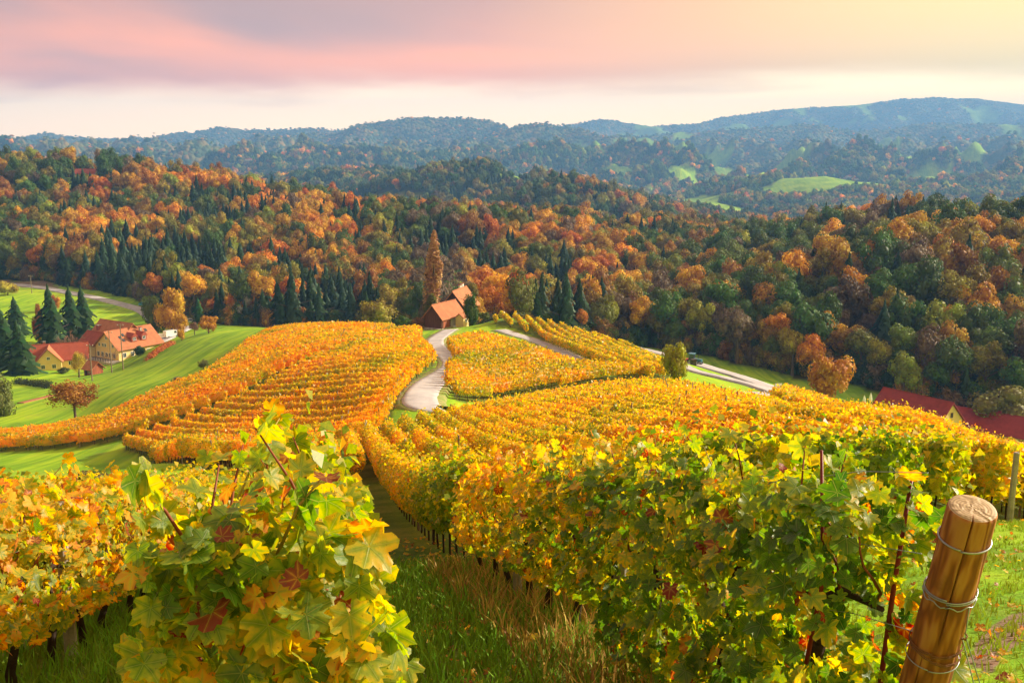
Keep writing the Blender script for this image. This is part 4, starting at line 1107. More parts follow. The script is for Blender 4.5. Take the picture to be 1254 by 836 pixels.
def grapevine(x0, D0, label, group, n_part, n_rest, tint_fn, half=0.52, width=0.30, zlo=0.42, zhi=1.62, size=0.070, shoots=5, top_shoots=3, endcap=0.0, seed=0):
    """one vine plant: trunk, canes, single leaves (those nearest the eye) and the rest of its foliage"""
    g = np.random.default_rng(seed)
    gz = hz(x0, D0); root = empty('grapevine', (x0, D0, gz)); tag(root, label, 'grapevine', group)
    d = np.array([math.sin(RA), math.cos(RA), -0.33]); d /= np.linalg.norm(d); c = np.array([d[1], -d[0], 0]); c /= np.linalg.norm(c)
    slope = d[2] / math.hypot(d[0], d[1])
    def place(a, w, z):      # along, across, height above ground -> local point
        return np.stack([d[0] * a / math.hypot(d[0], d[1]) + c[0] * w, d[1] * a / math.hypot(d[0], d[1]) + c[1] * w, z + slope * a], -1)
    bm = bmesh.new()
    pts = [place(np.array(0.0), np.array(0.0), np.array(-.12))]
    for t in (0.15, .35, .55, .72, .84): pts.append(place(np.array(g.normal() * .025), np.array(g.normal() * .025), np.array(t)))
    tube(bm, pts, [.05, .040, .034, .036, .030, .026], 8)
    for s in (-1, 1): tube(bm, [pts[-1], place(np.array(s * .16), np.array(.01), np.array(.92)), place(np.array(s * half * .95), np.array(.0), np.array(.88))], [.024, .018, .010], 7)
    link('trunk', bm_mesh('trunk', bm, True), M_VBARK, root)
    tips = []
    for k in range(shoots):
        a0 = (k + .5) / shoots * 2 * half - half; p = []; w = 0; a = a0; top = zhi + g.uniform(-.2, -.02)
        for z in np.linspace(.88, top, 6): p.append(place(np.array(a), np.array(w), np.array(z))); a += g.normal() * .04; w += g.normal() * .05
        bm = bmesh.new(); tube(bm, p, list(np.linspace(.0075, .0035, 6)), 6); link('cane', bm_mesh('cane', bm, True), M_CANE, root); tips.append(p[-1])
    N = n_part + n_rest
    an = g.uniform(-2.75, 2.75, N); a = g.uniform(-half, half, N) * 1.05
    zc = (zlo + zhi) / 2; hh = (zhi - zlo) / 2
    rad = np.where(g.random(N) < .34, g.uniform(.25, .8, N), g.uniform(.75, 1.12, N)); q = np.abs(np.cos(an)) ** .6 * np.sign(np.cos(an))
    lump = 1 + .22 * perlin(a / .22 + x0 * 7 + D0, zc + q * 2.2)
    w = np.sin(an) * width * rad * lump; z = zc + q * hh * rad
    out = np.stack([c[0] * np.sin(an), c[1] * np.sin(an), np.cos(an) * .5], 1)
    if endcap:      # the end of the row that faces the eye is closed with leaves too
        m_ = g.random(N) < endcap; a = np.where(m_, -half * g.uniform(.85, 1.15, N), a); w = np.where(m_, width * g.uniform(-.95, .95, N), w); z = np.where(m_, g.uniform(zlo, zhi, N), z)
        out[m_] = -d * .9 + g.normal(size=(m_.sum(), 3)) * .3
    pos = place(a, w, z)
    # loose shoots that rise above the hedge and hang out of it
    ex_p, ex_o = [], []
    for k in range(top_shoots):
        a1, w1 = g.uniform(-half, half), g.uniform(-width, width) * .7; L = g.uniform(.14, .36); lean = g.normal(size=2) * .35
        base = place(np.array(a1), np.array(w1), np.array(zhi - .08)); tp = base + np.array([lean[0] * L, lean[1] * L, L])
        bm = bmesh.new(); tube(bm, [base, (base + tp) / 2 + np.array([0, 0, .03]), tp], [.005, .004, .002], 5); link('cane', bm_mesh('cane', bm, True), M_CANE if g.random() < .6 else M_STALK, root)
        for q_ in np.linspace(.15, 1, 8): ex_p.append(base + (tp - base) * q_ + g.normal(size=3) * .03); ex_o.append(np.array([g.normal(), g.normal(), .6]))
    if ex_p: pos = np.concatenate([pos, ex_p]); out = np.concatenate([out, ex_o])
    N = len(pos)
    nrm = out * .85 + np.array([0, 0, .40]) + g.normal(size=(N, 3)) * .68
    tip = np.array([0, 0, -.75]) + out * .55 + g.normal(size=(N, 3)) * .75
    sz = size * g.uniform(.42, 1.22, N)
    M = leaf_matrices(pos, nrm, tip, sz)
    wp = pos + np.array([x0, D0, gz]); tint = tint_fn(wp, z if len(ex_p) == 0 else np.concatenate([z, np.full(len(ex_p), zhi + .2)]), g)
    kinds = g.integers(0, len(LEAF_ME), N)
    eye = np.array([0, 0, CZ]); vd = eye - wp; dist = np.linalg.norm(vd, axis=1)
    facing = (out * vd).sum(1) / dist
    score = dist - .55 * facing - .15 * (pos[:, 2] > zhi - .2)
    order = np.argsort(score)
    for i in order[:n_part]:
        o = bpy.data.objects.new('leaf', LEAF_ME[kinds[i]]); COL.objects.link(o); o.parent = root; o.matrix_local = Matrix(M[i].tolist()); o.color = (float(np.clip(tint[i], 0, 1.05)), 0, 0, 1)
    rest = order[n_part:]
    if len(rest): joined_leaves('foliage', M[rest], kinds[rest], np.clip(tint[rest], 0, 1.05), root)
    return root, place
def tint_near(green, yellow, amp=.12, red=.03, top=.10, orange=.04):
    def f(wp, z, g):
        n = fbm(wp[:, 0] / .5 + wp[:, 1] / .7, wp[:, 2] / .45, 3)
        sel = n + g.normal(size=len(wp)) * .45
        t = np.where(sel > .22, yellow, np.where(sel < -.30, green, (green + yellow) / 2)) + g.normal(size=len(wp)) * amp * .6
        t = t + top * sst(z, 1.25, 1.7)
        u = g.random(len(wp)); t = np.where(u < orange, g.uniform(.66, .82, len(wp)), t); t = np.where(u > 1 - red, g.uniform(.9, 1.02, len(wp)), t)
        return t
    return f
ROW_GROUP = 'grapevines of the near rows'
names_ = ['first', 'second', 'third', 'fourth', 'fifth', 'sixth', 'seventh', 'eighth', 'ninth', 'tenth', 'eleventh', 'twelfth', 'thirteenth']
D = 4.05; i = 0
while D < NEAR_END - .2:
    near_ = i < 5
    gr = .14 + .024 * min(i, 8); ye = .385 + .024 * min(i, 9)
    lb = '%s grapevine from the leaning wooden post, %s' % (names_[i], 'big green and yellow leaves with red canes' if i == 0 else ('mixed green and yellow leaves' if i < 5 else 'olive leaves turning orange at its top'))
    r_, pl = grapevine(row_x(0, D), D, lb, ROW_GROUP, 240 if near_ else 75, 850 if near_ else 500, tint_near(gr, ye, top=.06 + .016 * i, orange=.02 + .008 * i), size=.064 if near_ else .075, seed=40 + i, zlo=.12 if i < 3 else .45, zhi=min(1.36 + .05 * i, 1.58), width=.34, top_shoots=4 if i < 7 else 2)
    if i == 0:
        bm = bmesh.new(); tube(bm, [(.15, -.34, -.2), (.17, -.30, .5), (.19, -.33, 1.05), (.24, -.30, 1.5)], [.014, .0125, .011, .008], 8)
        o = link('cane', bm_mesh('cane', bm, True), M_REDCANE, r_); o['label'] = 'thick dark red upright cane beside the post'
        bm = bmesh.new(); tube(bm, [(-.15, -.36, .75), (-.1, -.35, 1.1), (-.12, -.30, 1.62)], [.010, .009, .006], 8); link('cane', bm_mesh('cane', bm, True), M_REDCANE, r_)
    D += 1.0 + .02 * i; i += 1
# the vine seen end-on at the left, its row mates behind
LV = [(2.52, 'big yellow green grapevine in the left foreground, seen end-on, with large leaves', 299, 1500), (3.5, 'second grapevine behind the big end-on vine at left', 120, 300), (4.5, 'third grapevine behind the big end-on vine at left', 90, 330), (5.5, 'fourth grapevine behind the big end-on vine at left', 70, 340)]
for j, (D, lb, np_, nr_) in enumerate(LV):
    r_, pl = grapevine(row_x(-1, D) + .04, D, lb, ROW_GROUP, np_, nr_, tint_near(.30, .46, top=.03, orange=.04, red=.04), size=.062 if j == 0 else .074, seed=80 + j, width=.29 if j == 0 else .28, zlo=.12, zhi=1.40 if j == 0 else 1.5, half=.40 if j == 0 else .5, top_shoots=6 if j == 0 else 3, endcap=.34 if j == 0 else 0)
    if j == 0: LEFT_VINE = r_
i = 0; D = 5.0
while D < NEAR_END - .2:
    r_, pl = grapevine(row_x(-2, D), D, 'yellow orange grapevine at the left edge, %s in its row downhill' % names_[i], ROW_GROUP, 70, 470, tint_near(.36, .50, top=.05, orange=.16, red=.03), size=.080, seed=120 + i, width=.34, top_shoots=3)
    D += 1.02; i += 1
# bunch of grapes left on the end-on vine
def grapes(parent, loc):
    g = np.random.default_rng(3); V, F = [], []; nv = 0
    for k in range(34):
        t = g.random(); r = .028 * (1 - t * .75); a = g.uniform(0, 6.28); p = np.array([math.cos(a) * r, math.sin(a) * r, -t * .10]); s = .0085 * g.uniform(.85, 1.15)
        V.append(ICO1[0] * s + p); F.append(ICO1[1] + nv); nv += len(ICO1[0])
    o = link('grape_bunch', np_mesh('grape_bunch', np.concatenate(V), np.concatenate(F), smooth=True), simple_mat('green_grape', (.22, .26, .06), .35, .5, var=.3, scale=60), parent, loc); o['label'] = 'small bunch of green grapes'
grapes(LEFT_VINE, (.02, -.42, 1.12))

# ------------------------------------------------------------------ leaning end post with its wires
def wood_mat():
    m, t, out = new_mat('pine_post_wood')
    tc = t.new('ShaderNodeTexCoord'); ob = tc.outputs['Object']
    mp = t.new('ShaderNodeMapping'); t.link(ob, mp.inputs[0]); mp.inputs['Scale'].default_value = (9, 9, 1.5)
    warp = t.noise(mp.outputs[0], 1.0, 3, .5)
    sp = t.new('ShaderNodeSeparateXYZ'); t.link(ob, sp.inputs[0])
    ang = t.math('ARCTAN2', sp.outputs[1], sp.outputs[0])
    g1 = t.math('SINE', t.math('ADD', t.math('MULTIPLY', ang, 5.0), t.math('MULTIPLY', warp, 42.0)))
    vo = t.new('ShaderNodeTexVoronoi'); m2 = t.new('ShaderNodeMapping'); t.link(ob, m2.inputs[0]); m2.inputs['Scale'].default_value = (5.0, 5.0, 3.2); t.link(m2.outputs[0], vo.inputs['Vector']); vo.inputs['Scale'].default_value = 1.0
    knot = t.math('SINE', t.math('MULTIPLY', vo.outputs['Distance'], 46.0)); kw = t.sstep(vo.outputs['Distance'], .34, .12)
    gr = t.math('ADD', t.math('MULTIPLY', g1, t.math('SUBTRACT', 1.0, kw)), t.math('MULTIPLY', knot, kw))
    blot = t.noise(ob, 5.0, 4, .6)
    c = t.ramp(t.math('ADD', t.math('MULTIPLY', gr, .28), .5), [(0.1, (.15, .042, .014)), (.45, (.36, .115, .028)), (.8, (.48, .20, .06))])
    c = t.mix(t.sstep(blot, .52, .75), c, (.20, .07, .02))
    rr = t.math('SQRT', t.math('ADD', t.math('MULTIPLY', sp.outputs[0], sp.outputs[0]), t.math('MULTIPLY', sp.outputs[1], sp.outputs[1])))
    rings = t.ramp(t.math('ADD', t.math('MULTIPLY', t.math('SINE', t.math('MULTIPLY', t.math('ADD', rr, t.math('MULTIPLY', blot, .02)), 620.0)), .3), .5), [(.1, (.30, .20, .12)), (.9, (.52, .38, .22))])
    geo = t.new('ShaderNodeNewGeometry'); ts = t.new('ShaderNodeVectorTransform'); ts.vector_type = 'NORMAL'; ts.convert_from = 'WORLD'; ts.convert_to = 'OBJECT'; t.link(geo.outputs['True Normal'], ts.inputs[0])
    sn = t.new('ShaderNodeSeparateXYZ'); t.link(ts.outputs[0], sn.inputs[0])
    c = t.mix(t.sstep(sn.outputs[2], .6, .8), c, rings)
    b = t.new('ShaderNodeBsdfPrincipled'); t.link(c, b.inputs['Base Color']); b.inputs['Roughness'].default_value = .62; b.inputs['Specular IOR Level'].default_value = .25
    bp = t.new('ShaderNodeBump'); bp.inputs['Strength'].default_value = .35; bp.inputs['Distance'].default_value = .004; t.link(gr, bp.inputs['Height']); t.link(bp.outputs[0], b.inputs['Normal'])
    t.link(b.outputs[0], out.inputs[0]); return m
M_WOOD = wood_mat()
M_WIRE = simple_mat("galvanised_wire", (0.36, 0.38, 0.40), .4, .5, metal=.7, var=.15, scale=30)
M_RUST = simple_mat("rusty_wire", (0.20, 0.085, 0.04), .8, .2, var=.3, scale=30)
def post_body(h, r0, r1, cracks, seed):
    """round timber with drying cracks cut into it, bevelled sawn top"""
    g = np.random.default_rng(seed); n = 220; zs = np.concatenate([np.linspace(0, h - .02, 60), [h - .010, h - .004, h - .001, h]])
    rr = []
    V = []
    for z in zs:
        r = r0 + (r1 - r0) * z / h
        ch = 1.0
        if z > h - .011: ch = 1 - .05 * ((z - (h - .011)) / .011) ** 2
        for k in range(n):
            a = 2 * math.pi * k / n; q = r * ch * (1 + .012 * math.sin(2 * a + 1) + .006 * math.sin(5 * a + z * 6))
            for (a0, z0, z1, dpt, wd, drift) in cracks:
                da = (a - a0 - drift * (z - z0) + math.pi) % (2 * math.pi) - math.pi
                fz = min(max((z - z0) / .12, 0), 1) * min(max((z1 - z) / .12, 0), 1) if z1 < h else min(max((z - z0) / .12, 0), 1)
                q -= dpt * fz * max(0, 1 - abs(da) / wd)
            V.append((q * math.cos(a), q * math.sin(a), z))
    F = []
    for i in range(len(zs) - 1):
        for k in range(n): F.append((i * n + k, i * n + (k + 1) % n, (i + 1) * n + (k + 1) % n, (i + 1) * n + k))
    V = np.array(V); top = V[-n:]; F = np.array(F); nv = len(V)
    V2 = [V]; F3 = []
    ringsV = [top * np.array([f, f, 1]) for f in (.75, .45, .15)]; base = nv - n
    prev = base
    F4 = [F]
    for rv in ringsV:
        V2.append(rv + np.array([0, 0, .002])); q = np.array([(prev + k, prev + (k + 1) % n, nv + (k + 1) % n, nv + k) for k in range(n)]); F4.append(q); prev = nv; nv += n
    V2.append(np.array([[0, 0, h + .003]])); F3 = np.array([(prev + k, prev + (k + 1) % n, nv) for k in range(n)])
    return np_mesh('post_body', np.concatenate(V2), [np.concatenate(F4), F3], smooth=False)
def end_post():
    top = PW(1191, 622, 3.16); low = PW(1128, 850, 3.42)
    ax = top - low; ax /= np.linalg.norm(ax)
    base = low.copy()
    while base[2] > hz(base[0], base[1]) - .3: base = base - ax * .03
    h = float(np.linalg.norm(top - base))
    root = empty('end_post', tuple(base)); tag(root, 'leaning round wooden end post with cracks and wire rings', 'post')
    root.rotation_mode = 'QUATERNION'; q = Vector(ax).to_track_quat('Z', 'Y'); root.rotation_quaternion = q
    # the post's own frame: angle of the side that faces the eye
    e = q.inverted() @ (Vector((0, 0, CZ)) - Vector(top)); fa = math.atan2(e.y, e.x)
    me = post_body(h, .090, .079, [(fa + .12, h - .55, h + 1, .036, .032, .05), (fa - .40, h - 1.3, h - .60, .022, .033, .05), (fa + 1.5, h - .9, h - .2, .008, .04, 0)], 1)
    link('post_body', me, M_WOOD, root)
    def ring(z, r, rad, name, mat, tilt=.0, wav=0.0, turns=1):
        bm = bmesh.new(); n = 40
        pts = [(r * math.cos(2 * math.pi * k / n + fa), r * math.sin(2 * math.pi * k / n + fa), z + tilt * math.sin(2 * math.pi * k / n) + wav * math.sin(9 * 2 * math.pi * k / n) + .004 * turns * k / n) for k in range(n * turns + 1)]
        tube(bm, pts, rad, 6); link(name, bm_mesh(name, bm, True), mat, root)
    ring(h - .125, .0835, .0036, 'wire_ring', M_WIRE, .004)
    ring(h - .355, .0860, .0025, 'wire_ring', M_WIRE, .010, 0, 2); ring(h - .372, .0870, .0022, 'wire_ring', M_WIRE, .006, .007)
    ring(h - .60, .0890, .0020, 'wire_ring', M_RUST, .012, 0, 2); ring(h - .625, .0900, .0020, 'wire_ring', M_RUST, -.012, 0.002, 2); ring(h - .665, .0900, .0022, 'wire_ring', M_WIRE, .006)
    # two anchor wires hang from the twisted ring down to the ground on the uphill side
    for s, (dx, dz) in enumerate(((.55, -.3), (.95, .2))):
        a = fa + (-.75 if s == 0 else .95); p0 = Vector((.088 * math.cos(a), .088 * math.sin(a), h - .36))
        gp_ = PW(1178, 780, 3.26) if s == 0 else PW(1182, 778, 3.27); low_ = PW(1196, 850, 3.22) if s == 0 else PW(1203, 846, 3.24)
        inv = root.rotation_quaternion.inverted()
        p1 = inv @ (Vector(gp_) - root.location); p2 = inv @ (Vector(low_) - root.location); p3 = p2 + (p2 - p1) * 4
        bm = bmesh.new(); tube(bm, [p0, p1, p2, p3], .0022, 6); link('anchor_wire', bm_mesh('anchor_wire', bm, True), M_WIRE, root)
    bm = bmesh.new()
    P1 = inv @ (Vector(PW(1180, 779, 3.26)) - root.location)
    tube(bm, [P1 + Vector((.012 * math.cos(k), .012 * math.sin(k), .004 * k - .02)) for k in range(9)], .0028, 6); link('wire_knot', bm_mesh('wire_knot', bm, True), M_RUST, root)
    return root, top, base
END_POST, P_TOP, P_BASE = end_post()
# trellis wires from the post along the row
def wires(k, D0, D1, heights, lab):
    for i_, hgt in enumerate(heights):
        Ds = np.linspace(D0, D1, 28); x = row_x(k, Ds); pts = [(x[i], Ds[i], hz(x[i], Ds[i]) + hgt + .015 * math.sin(i * 2.1)) for i in range(len(Ds))]
        bm = bmesh.new(); tube(bm, pts, .0017, 5)
        tag(link('trellis_wire', bm_mesh('trellis_wire', bm, True), M_WIRE), '%s trellis wire %s' % (('lowest', 'middle', 'topmost')[i_], lab), 'wire', 'trellis wires')
wires(0, 3.35, 14.8, (.82, 1.12, 1.42), 'running from the leaning post through its vines')
wires(-2, 4.2, 14.8, (.82, 1.12, 1.42), 'through the yellow orange row at the left edge')
def row_post(k, D, label, me, h=None, lean=(0, 0)):
    x = float(row_x(k, D)); o = link('row_post', me, None, None, (x, D, hz(x, D))); o.rotation_euler = (lean[0], lean[1], .4); tag(o, label, 'post', 'posts of the near rows'); return o
STAKE_W = post_mesh('row_post', 1.25, .045, M_WOOD, 12); STAKE_C = post_mesh('row_post', 1.5, .055, M_CONC, 8)
row_post(0, 6.9, 'grey concrete stake among the vines of the leaning post row, near the middle', STAKE_C)
row_post(0, 10.9, 'pale stake further down the leaning post row', STAKE_C)
row_post(-1, 2.72, 'orange wooden stake hidden in the big end-on vine', STAKE_W)
row_post(-2, 8.6, 'grey concrete stake in the yellow orange row at the left edge', STAKE_C)
o = link('row_post', STAKE_C, None, None, (9.95, 18.9, hz(9.95, 18.9))); tag(o, 'pale concrete stake at the end of a row beyond the leaning wooden post', 'post', 'posts of the near rows'); o.scale = (1.1, 1.1, .98)

# ------------------------------------------------------------------ grass and fallen leaves near the eye
def blades(name, n, xr, yr, hmean, col, seed, keep=None, wid=.006):
    g = np.random.default_rng(seed); x = g.uniform(*xr, n); y = yr[0] + (yr[1] - yr[0]) * g.random(n) ** 1.35
    cl = fbm(x / .35, y / .35, 3) + g.normal(size=n) * .25; k = cl > -.25
    if keep is not None: k &= keep(x, y)
    x, y, cl = x[k], y[k], cl[k]; n = len(x); z = H(x, y)
    h = hmean * g.uniform(.45, 1.5, n) * (1 + .5 * cl.clip(-.5, 1)); a = g.uniform(0, 6.28, n); ln = g.uniform(.1, .8, n) * h; b = g.uniform(0, 6.28, n); w = wid * g.uniform(.7, 1.5, n) * (1 + y * .06)
    p = np.stack([x, y, z], 1); s = np.stack([np.cos(a) * w, np.sin(a) * w, 0 * w], 1); l = np.stack([np.cos(b) * ln, np.sin(b) * ln, 0 * h], 1)
    m_ = p + l * .35 + np.stack([0 * h, 0 * h, h * .6], 1); tp = p + l + np.stack([0 * h, 0 * h, h], 1)
    V = np.stack([p - s, p + s, m_ + s * .7, m_ - s * .7, tp], 1).reshape(-1, 3); i5 = np.arange(n)[:, None] * 5
    F4 = i5 + np.array([[0, 1, 2, 3]]); F3 = i5 + np.array([[3, 2, 4]])
    var = np.clip(.5 + g.normal(size=n) * .22 + cl * .15, 0, 1)
    o = link(name, np_mesh(name, V, [F4, F3], fattr={'var': np.concatenate([var, var])}), M_FOL); o.color = (*col, 1); tag(o, kind='stuff'); return o
lane_ok = lambda x, y: (x > row_x(-2, y) - .6) & (x < row_x(0, y) + .7)
blades('grass', 60000, (-6, 3), (3.2, 16), .14, (.19, .32, .02), 1, lane_ok)
right_ok = lambda x, y: (x > row_x(0, y) + .5) & (x / y > .33) & (x / y < .60)
sandy = lambda x, y: right_ok(x, y) & (fbm(x / .9 + 5, y / .9, 3) > -.12)
blades('grass', 90000, (1.6, 13), (3.6, 24), .06, (.30, .38, .022), 2, sandy, .005)
blades('dry_grass', 26000, (-5, 3), (4, 15), .20, (.48, .28, .07), 3, lambda x, y: lane_ok(x, y) & ((np.abs(x - row_x(0, y)) < .75) | (np.abs(x - row_x(-1, y)) < .5)), .005)
def litter(n, seed):
    g = np.random.default_rng(seed); y = 4 + 18 * g.random(n) ** 1.3; x = np.where(g.random(n) < .65, row_x(0, y) + g.normal(size=n) * .8 - .3, row_x(-1, y) + g.normal(size=n) * .9); 
    m_ = g.random(n) < .25; x[m_] = y[m_] * g.uniform(.36, .58, m_.sum())
    pos = np.stack([x, y, H(x, y) + g.uniform(.01, .07, n)], 1); nrm = np.array([0, 0, 1.]) + g.normal(size=(n, 3)) * .35; tip = g.normal(size=(n, 3))
    o = joined_leaves('fallen_leaves', leaf_matrices(pos, nrm, tip, .05 * g.uniform(.6, 1.2, n)), g.integers(0, 8, n), g.uniform(.5, .98, n), None); return o
litter(1300, 4)
# the trodden sandy patch right of the post
# ------------------------------------------------------------------ buildings
def tile_mat(name, col, sc=3.2):
    m, t, out = new_mat(name)
    tc = t.new('ShaderNodeTexCoord'); ob = tc.outputs['Object']
    n = t.noise(ob, .9, 4, .65); f = t.noise(ob, 7.0, 3, .6)
    w = t.new('ShaderNodeTexWave'); w.wave_type = 'BANDS'; w.bands_direction = 'Z'; t.link(ob, w.inputs['Vector']); w.inputs['Scale'].default_value = sc; w.inputs['Distortion'].default_value = 1.0; w.inputs['Detail'].default_value = 2
    k = t.math('ADD', t.math('ADD', t.math('MULTIPLY', n, .55), t.math('MULTIPLY', f, .25)), t.math('MULTIPLY', w.outputs['Fac'], .18))
    c = t.ramp(k, [(.28, [x * .62 for x in col]), (.5, col), (.75, [min(1, x * 1.35) for x in col])])
    b = t.new('ShaderNodeBsdfPrincipled'); t.link(c, b.inputs[0]); b.inputs['Roughness'].default_value = .8; b.inputs['Specular IOR Level'].default_value = .2
    bp = t.new('ShaderNodeBump'); bp.inputs['Strength'].default_value = .5; bp.inputs['Distance'].default_value = .05; t.link(w.outputs['Fac'], bp.inputs['Height']); t.link(bp.outputs[0], b.inputs['Normal'])
    t.link(b.outputs[0], out.inputs[0]); return m
def board_mat(name, col):
    m, t, out = new_mat(name)
    tc = t.new('ShaderNodeTexCoord'); mp = t.new('ShaderNodeMapping'); t.link(tc.outputs['Object'], mp.inputs[0]); mp.inputs['Scale'].default_value = (5, 5, .5)
    n = t.noise(mp.outputs[0], 1.0, 4, .6); c = t.ramp(n, [(.3, [x * .55 for x in col]), (.55, col), (.75, [x * 1.5 for x in col])])
    b = t.new('ShaderNodeBsdfPrincipled'); t.link(c, b.inputs[0]); b.inputs['Roughness'].default_value = .85; t.link(b.outputs[0], out.inputs[0]); return m
M_T_OR = tile_mat('orange_roof_tiles', (.44, .165, .075)); M_T_RED = tile_mat('red_roof_tiles', (.34, .075, .04)); M_T_MAR = tile_mat('maroon_roof_tiles', (.27, .036, .036))
M_BOARD = board_mat('brown_boards', (.12, .040, .020)); M_BOARD_RED = board_mat('red_brown_boards', (.30, .075, .025)); M_BOARD_DK = board_mat('dark_boards', (.055, .026, .018))
M_YEL = simple_mat('yellow_render', (.80, .58, .24), .85, .2, var=.08, scale=.8); M_CREAM = simple_mat('cream_render', (.70, .50, .24), .85, .2, var=.08, scale=.8)
M_WHITE = simple_mat('white_paint', (.74, .73, .70), .6, .3, var=.08, scale=1.5); M_STONE = simple_mat('stone', (.36, .32, .28), .9, .2, var=.3, scale=2.0, bump=.4)
M_GREYD = simple_mat('grey_door_boards', (.42, .38, .38), .7, .2, var=.2, scale=3.0); M_DARK = simple_mat('dark_frame', (.05, .035, .03), .6, .3, var=.2)
def glass_mat():
    m, t, out = new_mat('window_glass'); b = t.new('ShaderNodeBsdfPrincipled'); b.inputs[0].default_value = (.035, .045, .055, 1); b.inputs['Roughness'].default_value = .12; b.inputs['Specular IOR Level'].default_value = .6; t.link(b.outputs[0], out.inputs[0]); return m
M_GLASS = glass_mat()
def obox(name, parent, mat, c, s, bevel=0.0, rz=0.0):
    bm = bmesh.new(); box(bm, *c, *s, rz, bevel); return link(name, bm_mesh(name, bm), mat, parent)
def gable_house(root, L, W, hw, hr, wall, roof, over=.45, side_over=.5, thick=.16, wall_name='wall', x0=0.0, y0=0.0, rot=0.0, ridge_cap=True):
    """gabled body with its ridge along X; returns the wall and roof parts"""
    R = Matrix.Translation((x0, y0, 0)) @ Matrix.Rotation(rot, 4, 'Z')
    bm = bmesh.new(); pr = [(-W / 2, -.6), (W / 2, -.6), (W / 2, hw), (0, hr - .05), (-W / 2, hw)]
    a = [bm.verts.new((-L / 2, y, z)) for y, z in pr]; b = [bm.verts.new((L / 2, y, z)) for y, z in pr]
    bm.faces.new(a[::-1]); bm.faces.new(b)
    for k in range(5): bm.faces.new((a[k], a[(k + 1) % 5], b[(k + 1) % 5], b[k]))
    bm.transform(R); bmesh.ops.recalc_face_normals(bm, faces=bm.faces[:]); w = link(wall_name, bm_mesh(wall_name, bm), wall, root)
    bm = bmesh.new(); sl = (hr - hw) / (W / 2)
    X = L / 2 + over; ye = W / 2 + side_over; ze = hw - sl * side_over
    for s in (-1, 1):
        vs = []
        for x in (-X, X):
            for (y, z) in ((0, hr + .04), (s * ye, ze + .04), (s * ye, ze + thick + .04), (0, hr + thick + .04)): vs.append(bm.verts.new((x, y, z)))
        for q in ((0, 1, 2, 3), (4, 5, 6, 7), (0, 1, 5, 4), (1, 2, 6, 5), (2, 3, 7, 6), (3, 0, 4, 7)): bm.faces.new([vs[i] for i in q])
    if ridge_cap: tube(bm, [(-X, 0, hr + thick + .05), (X, 0, hr + thick + .05)], .12, 6)
    bm.transform(R); bmesh.ops.recalc_face_normals(bm, faces=bm.faces[:]); r = link('roof', bm_mesh('roof', bm), roof, root)
    return w, r
def window(parent, c, axis, w, h, sgn=1, frame=M_WHITE):
    """framed window standing proud of a wall: axis 'x' = wall normal along X, 'y' = along Y"""
    def bx(bm, off, u, v, su, sv, dep):
        if axis == 'x': box(bm, c[0] + sgn * off, c[1] + u, c[2] + v, dep, su, sv)
        else: box(bm, c[0] + u, c[1] + sgn * off, c[2] + v, su, dep, sv)
    bm = bmesh.new()
    for u, v, su, sv in ((0, h / 2 + .05, w + .2, .1), (0, -h / 2 - .05, w + .2, .1), (-w / 2 - .05, 0, .1, h), (w / 2 + .05, 0, .1, h), (0, 0, .06, h)): bx(bm, .05, u, v, su, sv, .1 if su != .06 else .08)
    f = link('window', bm_mesh('window', bm), frame, parent)
    bm = bmesh.new(); bx(bm, .025, 0, 0, w, h, .04); link('pane', bm_mesh('pane', bm), M_GLASS, f)
    return f
def house_root(name, x, y, dirx, label, cat='house', group=None, sink=0.0):
    """empty at a place on the ground, local X along the plan direction dirx"""
    t = empty(name, (x, y, hz(x, y) - sink), math.atan2(dirx[1], dirx[0])); tag(t, label, cat, group); return t
# brown barn at the head of the winding road
bp_ = PW(541, 404, 208); rd = np.array([.485, .875]); gd = np.array([-.875, .485])
bc = bp_[:2] + rd * 4.3 + gd * 2.2
barn = house_root('barn', bc[0], bc[1], rd, 'brown wooden barn with orange tiled roof at the head of the winding road', 'barn')
barn.location.z = hz(*(bp_[:2])) - .1
w_, r_ = gable_house(barn, 8.6, 4.4, 2.5, 5.0, M_BOARD, M_T_OR, .5, .5)
obox('plinth', barn, M_STONE, (0, 0, -.25), (8.7, 4.5, .9))
d_ = obox('sliding_door', barn, M_GREYD, (1.3, -2.24, 1.1), (4.2, .10, 1.9)); obox('door_frame', d_, M_WHITE, (1.3, -2.27, 2.09), (4.4, .10, .12))
obox('board_panel', barn, M_BOARD_RED, (-2.6, -2.23, 1.1), (2.6, .08, 1.7))
obox('stone_ramp', barn, M_WHITE, (2.2, -2.75, -.05), (4.4, .9, .5), .04)
for k in range(3): obox('wall_stone', barn, M_STONE, (-4.9, -1.6 + k * 1.3, -.1), (1.0, 1.1, .7), .08)
# house with white chimney behind it
hc = PW(563, 386, 226)[:2]
hs_ = house_root('farmhouse', hc[0], hc[1], (.28, .96), 'dark gabled farmhouse with red roof and white chimneys behind the brown barn')
hs_.location.z = hz(*bp_[:2]) - .1
gable_house(hs_, 9.0, 5.6, 2.8, 6.2, M_BOARD_DK, M_T_OR, .5, .6)
ch = obox('chimney', hs_, M_WHITE, (2.6, .3, 6.5), (.6, .6, 1.5)); obox('chimney_cap', ch, M_T_RED, (2.6, .3, 7.3), (.8, .8, .12))
ch = obox('chimney', hs_, M_WHITE, (1.2, .3, 6.4), (.5, .5, 1.3)); obox('chimney_cap', ch, M_T_RED, (1.2, .3, 7.1), (.7, .7, .12))
window(hs_, (-4.5, 0, 3.6), 'x', .7, .8, -1, M_WHITE)
pc = PW(566, 396, 212)[:2]
ph = house_root('porch', pc[0], pc[1], rd, 'small yellow lean-to beside the right end of the brown barn', 'shed'); ph.location.z = barn.location.z + .2
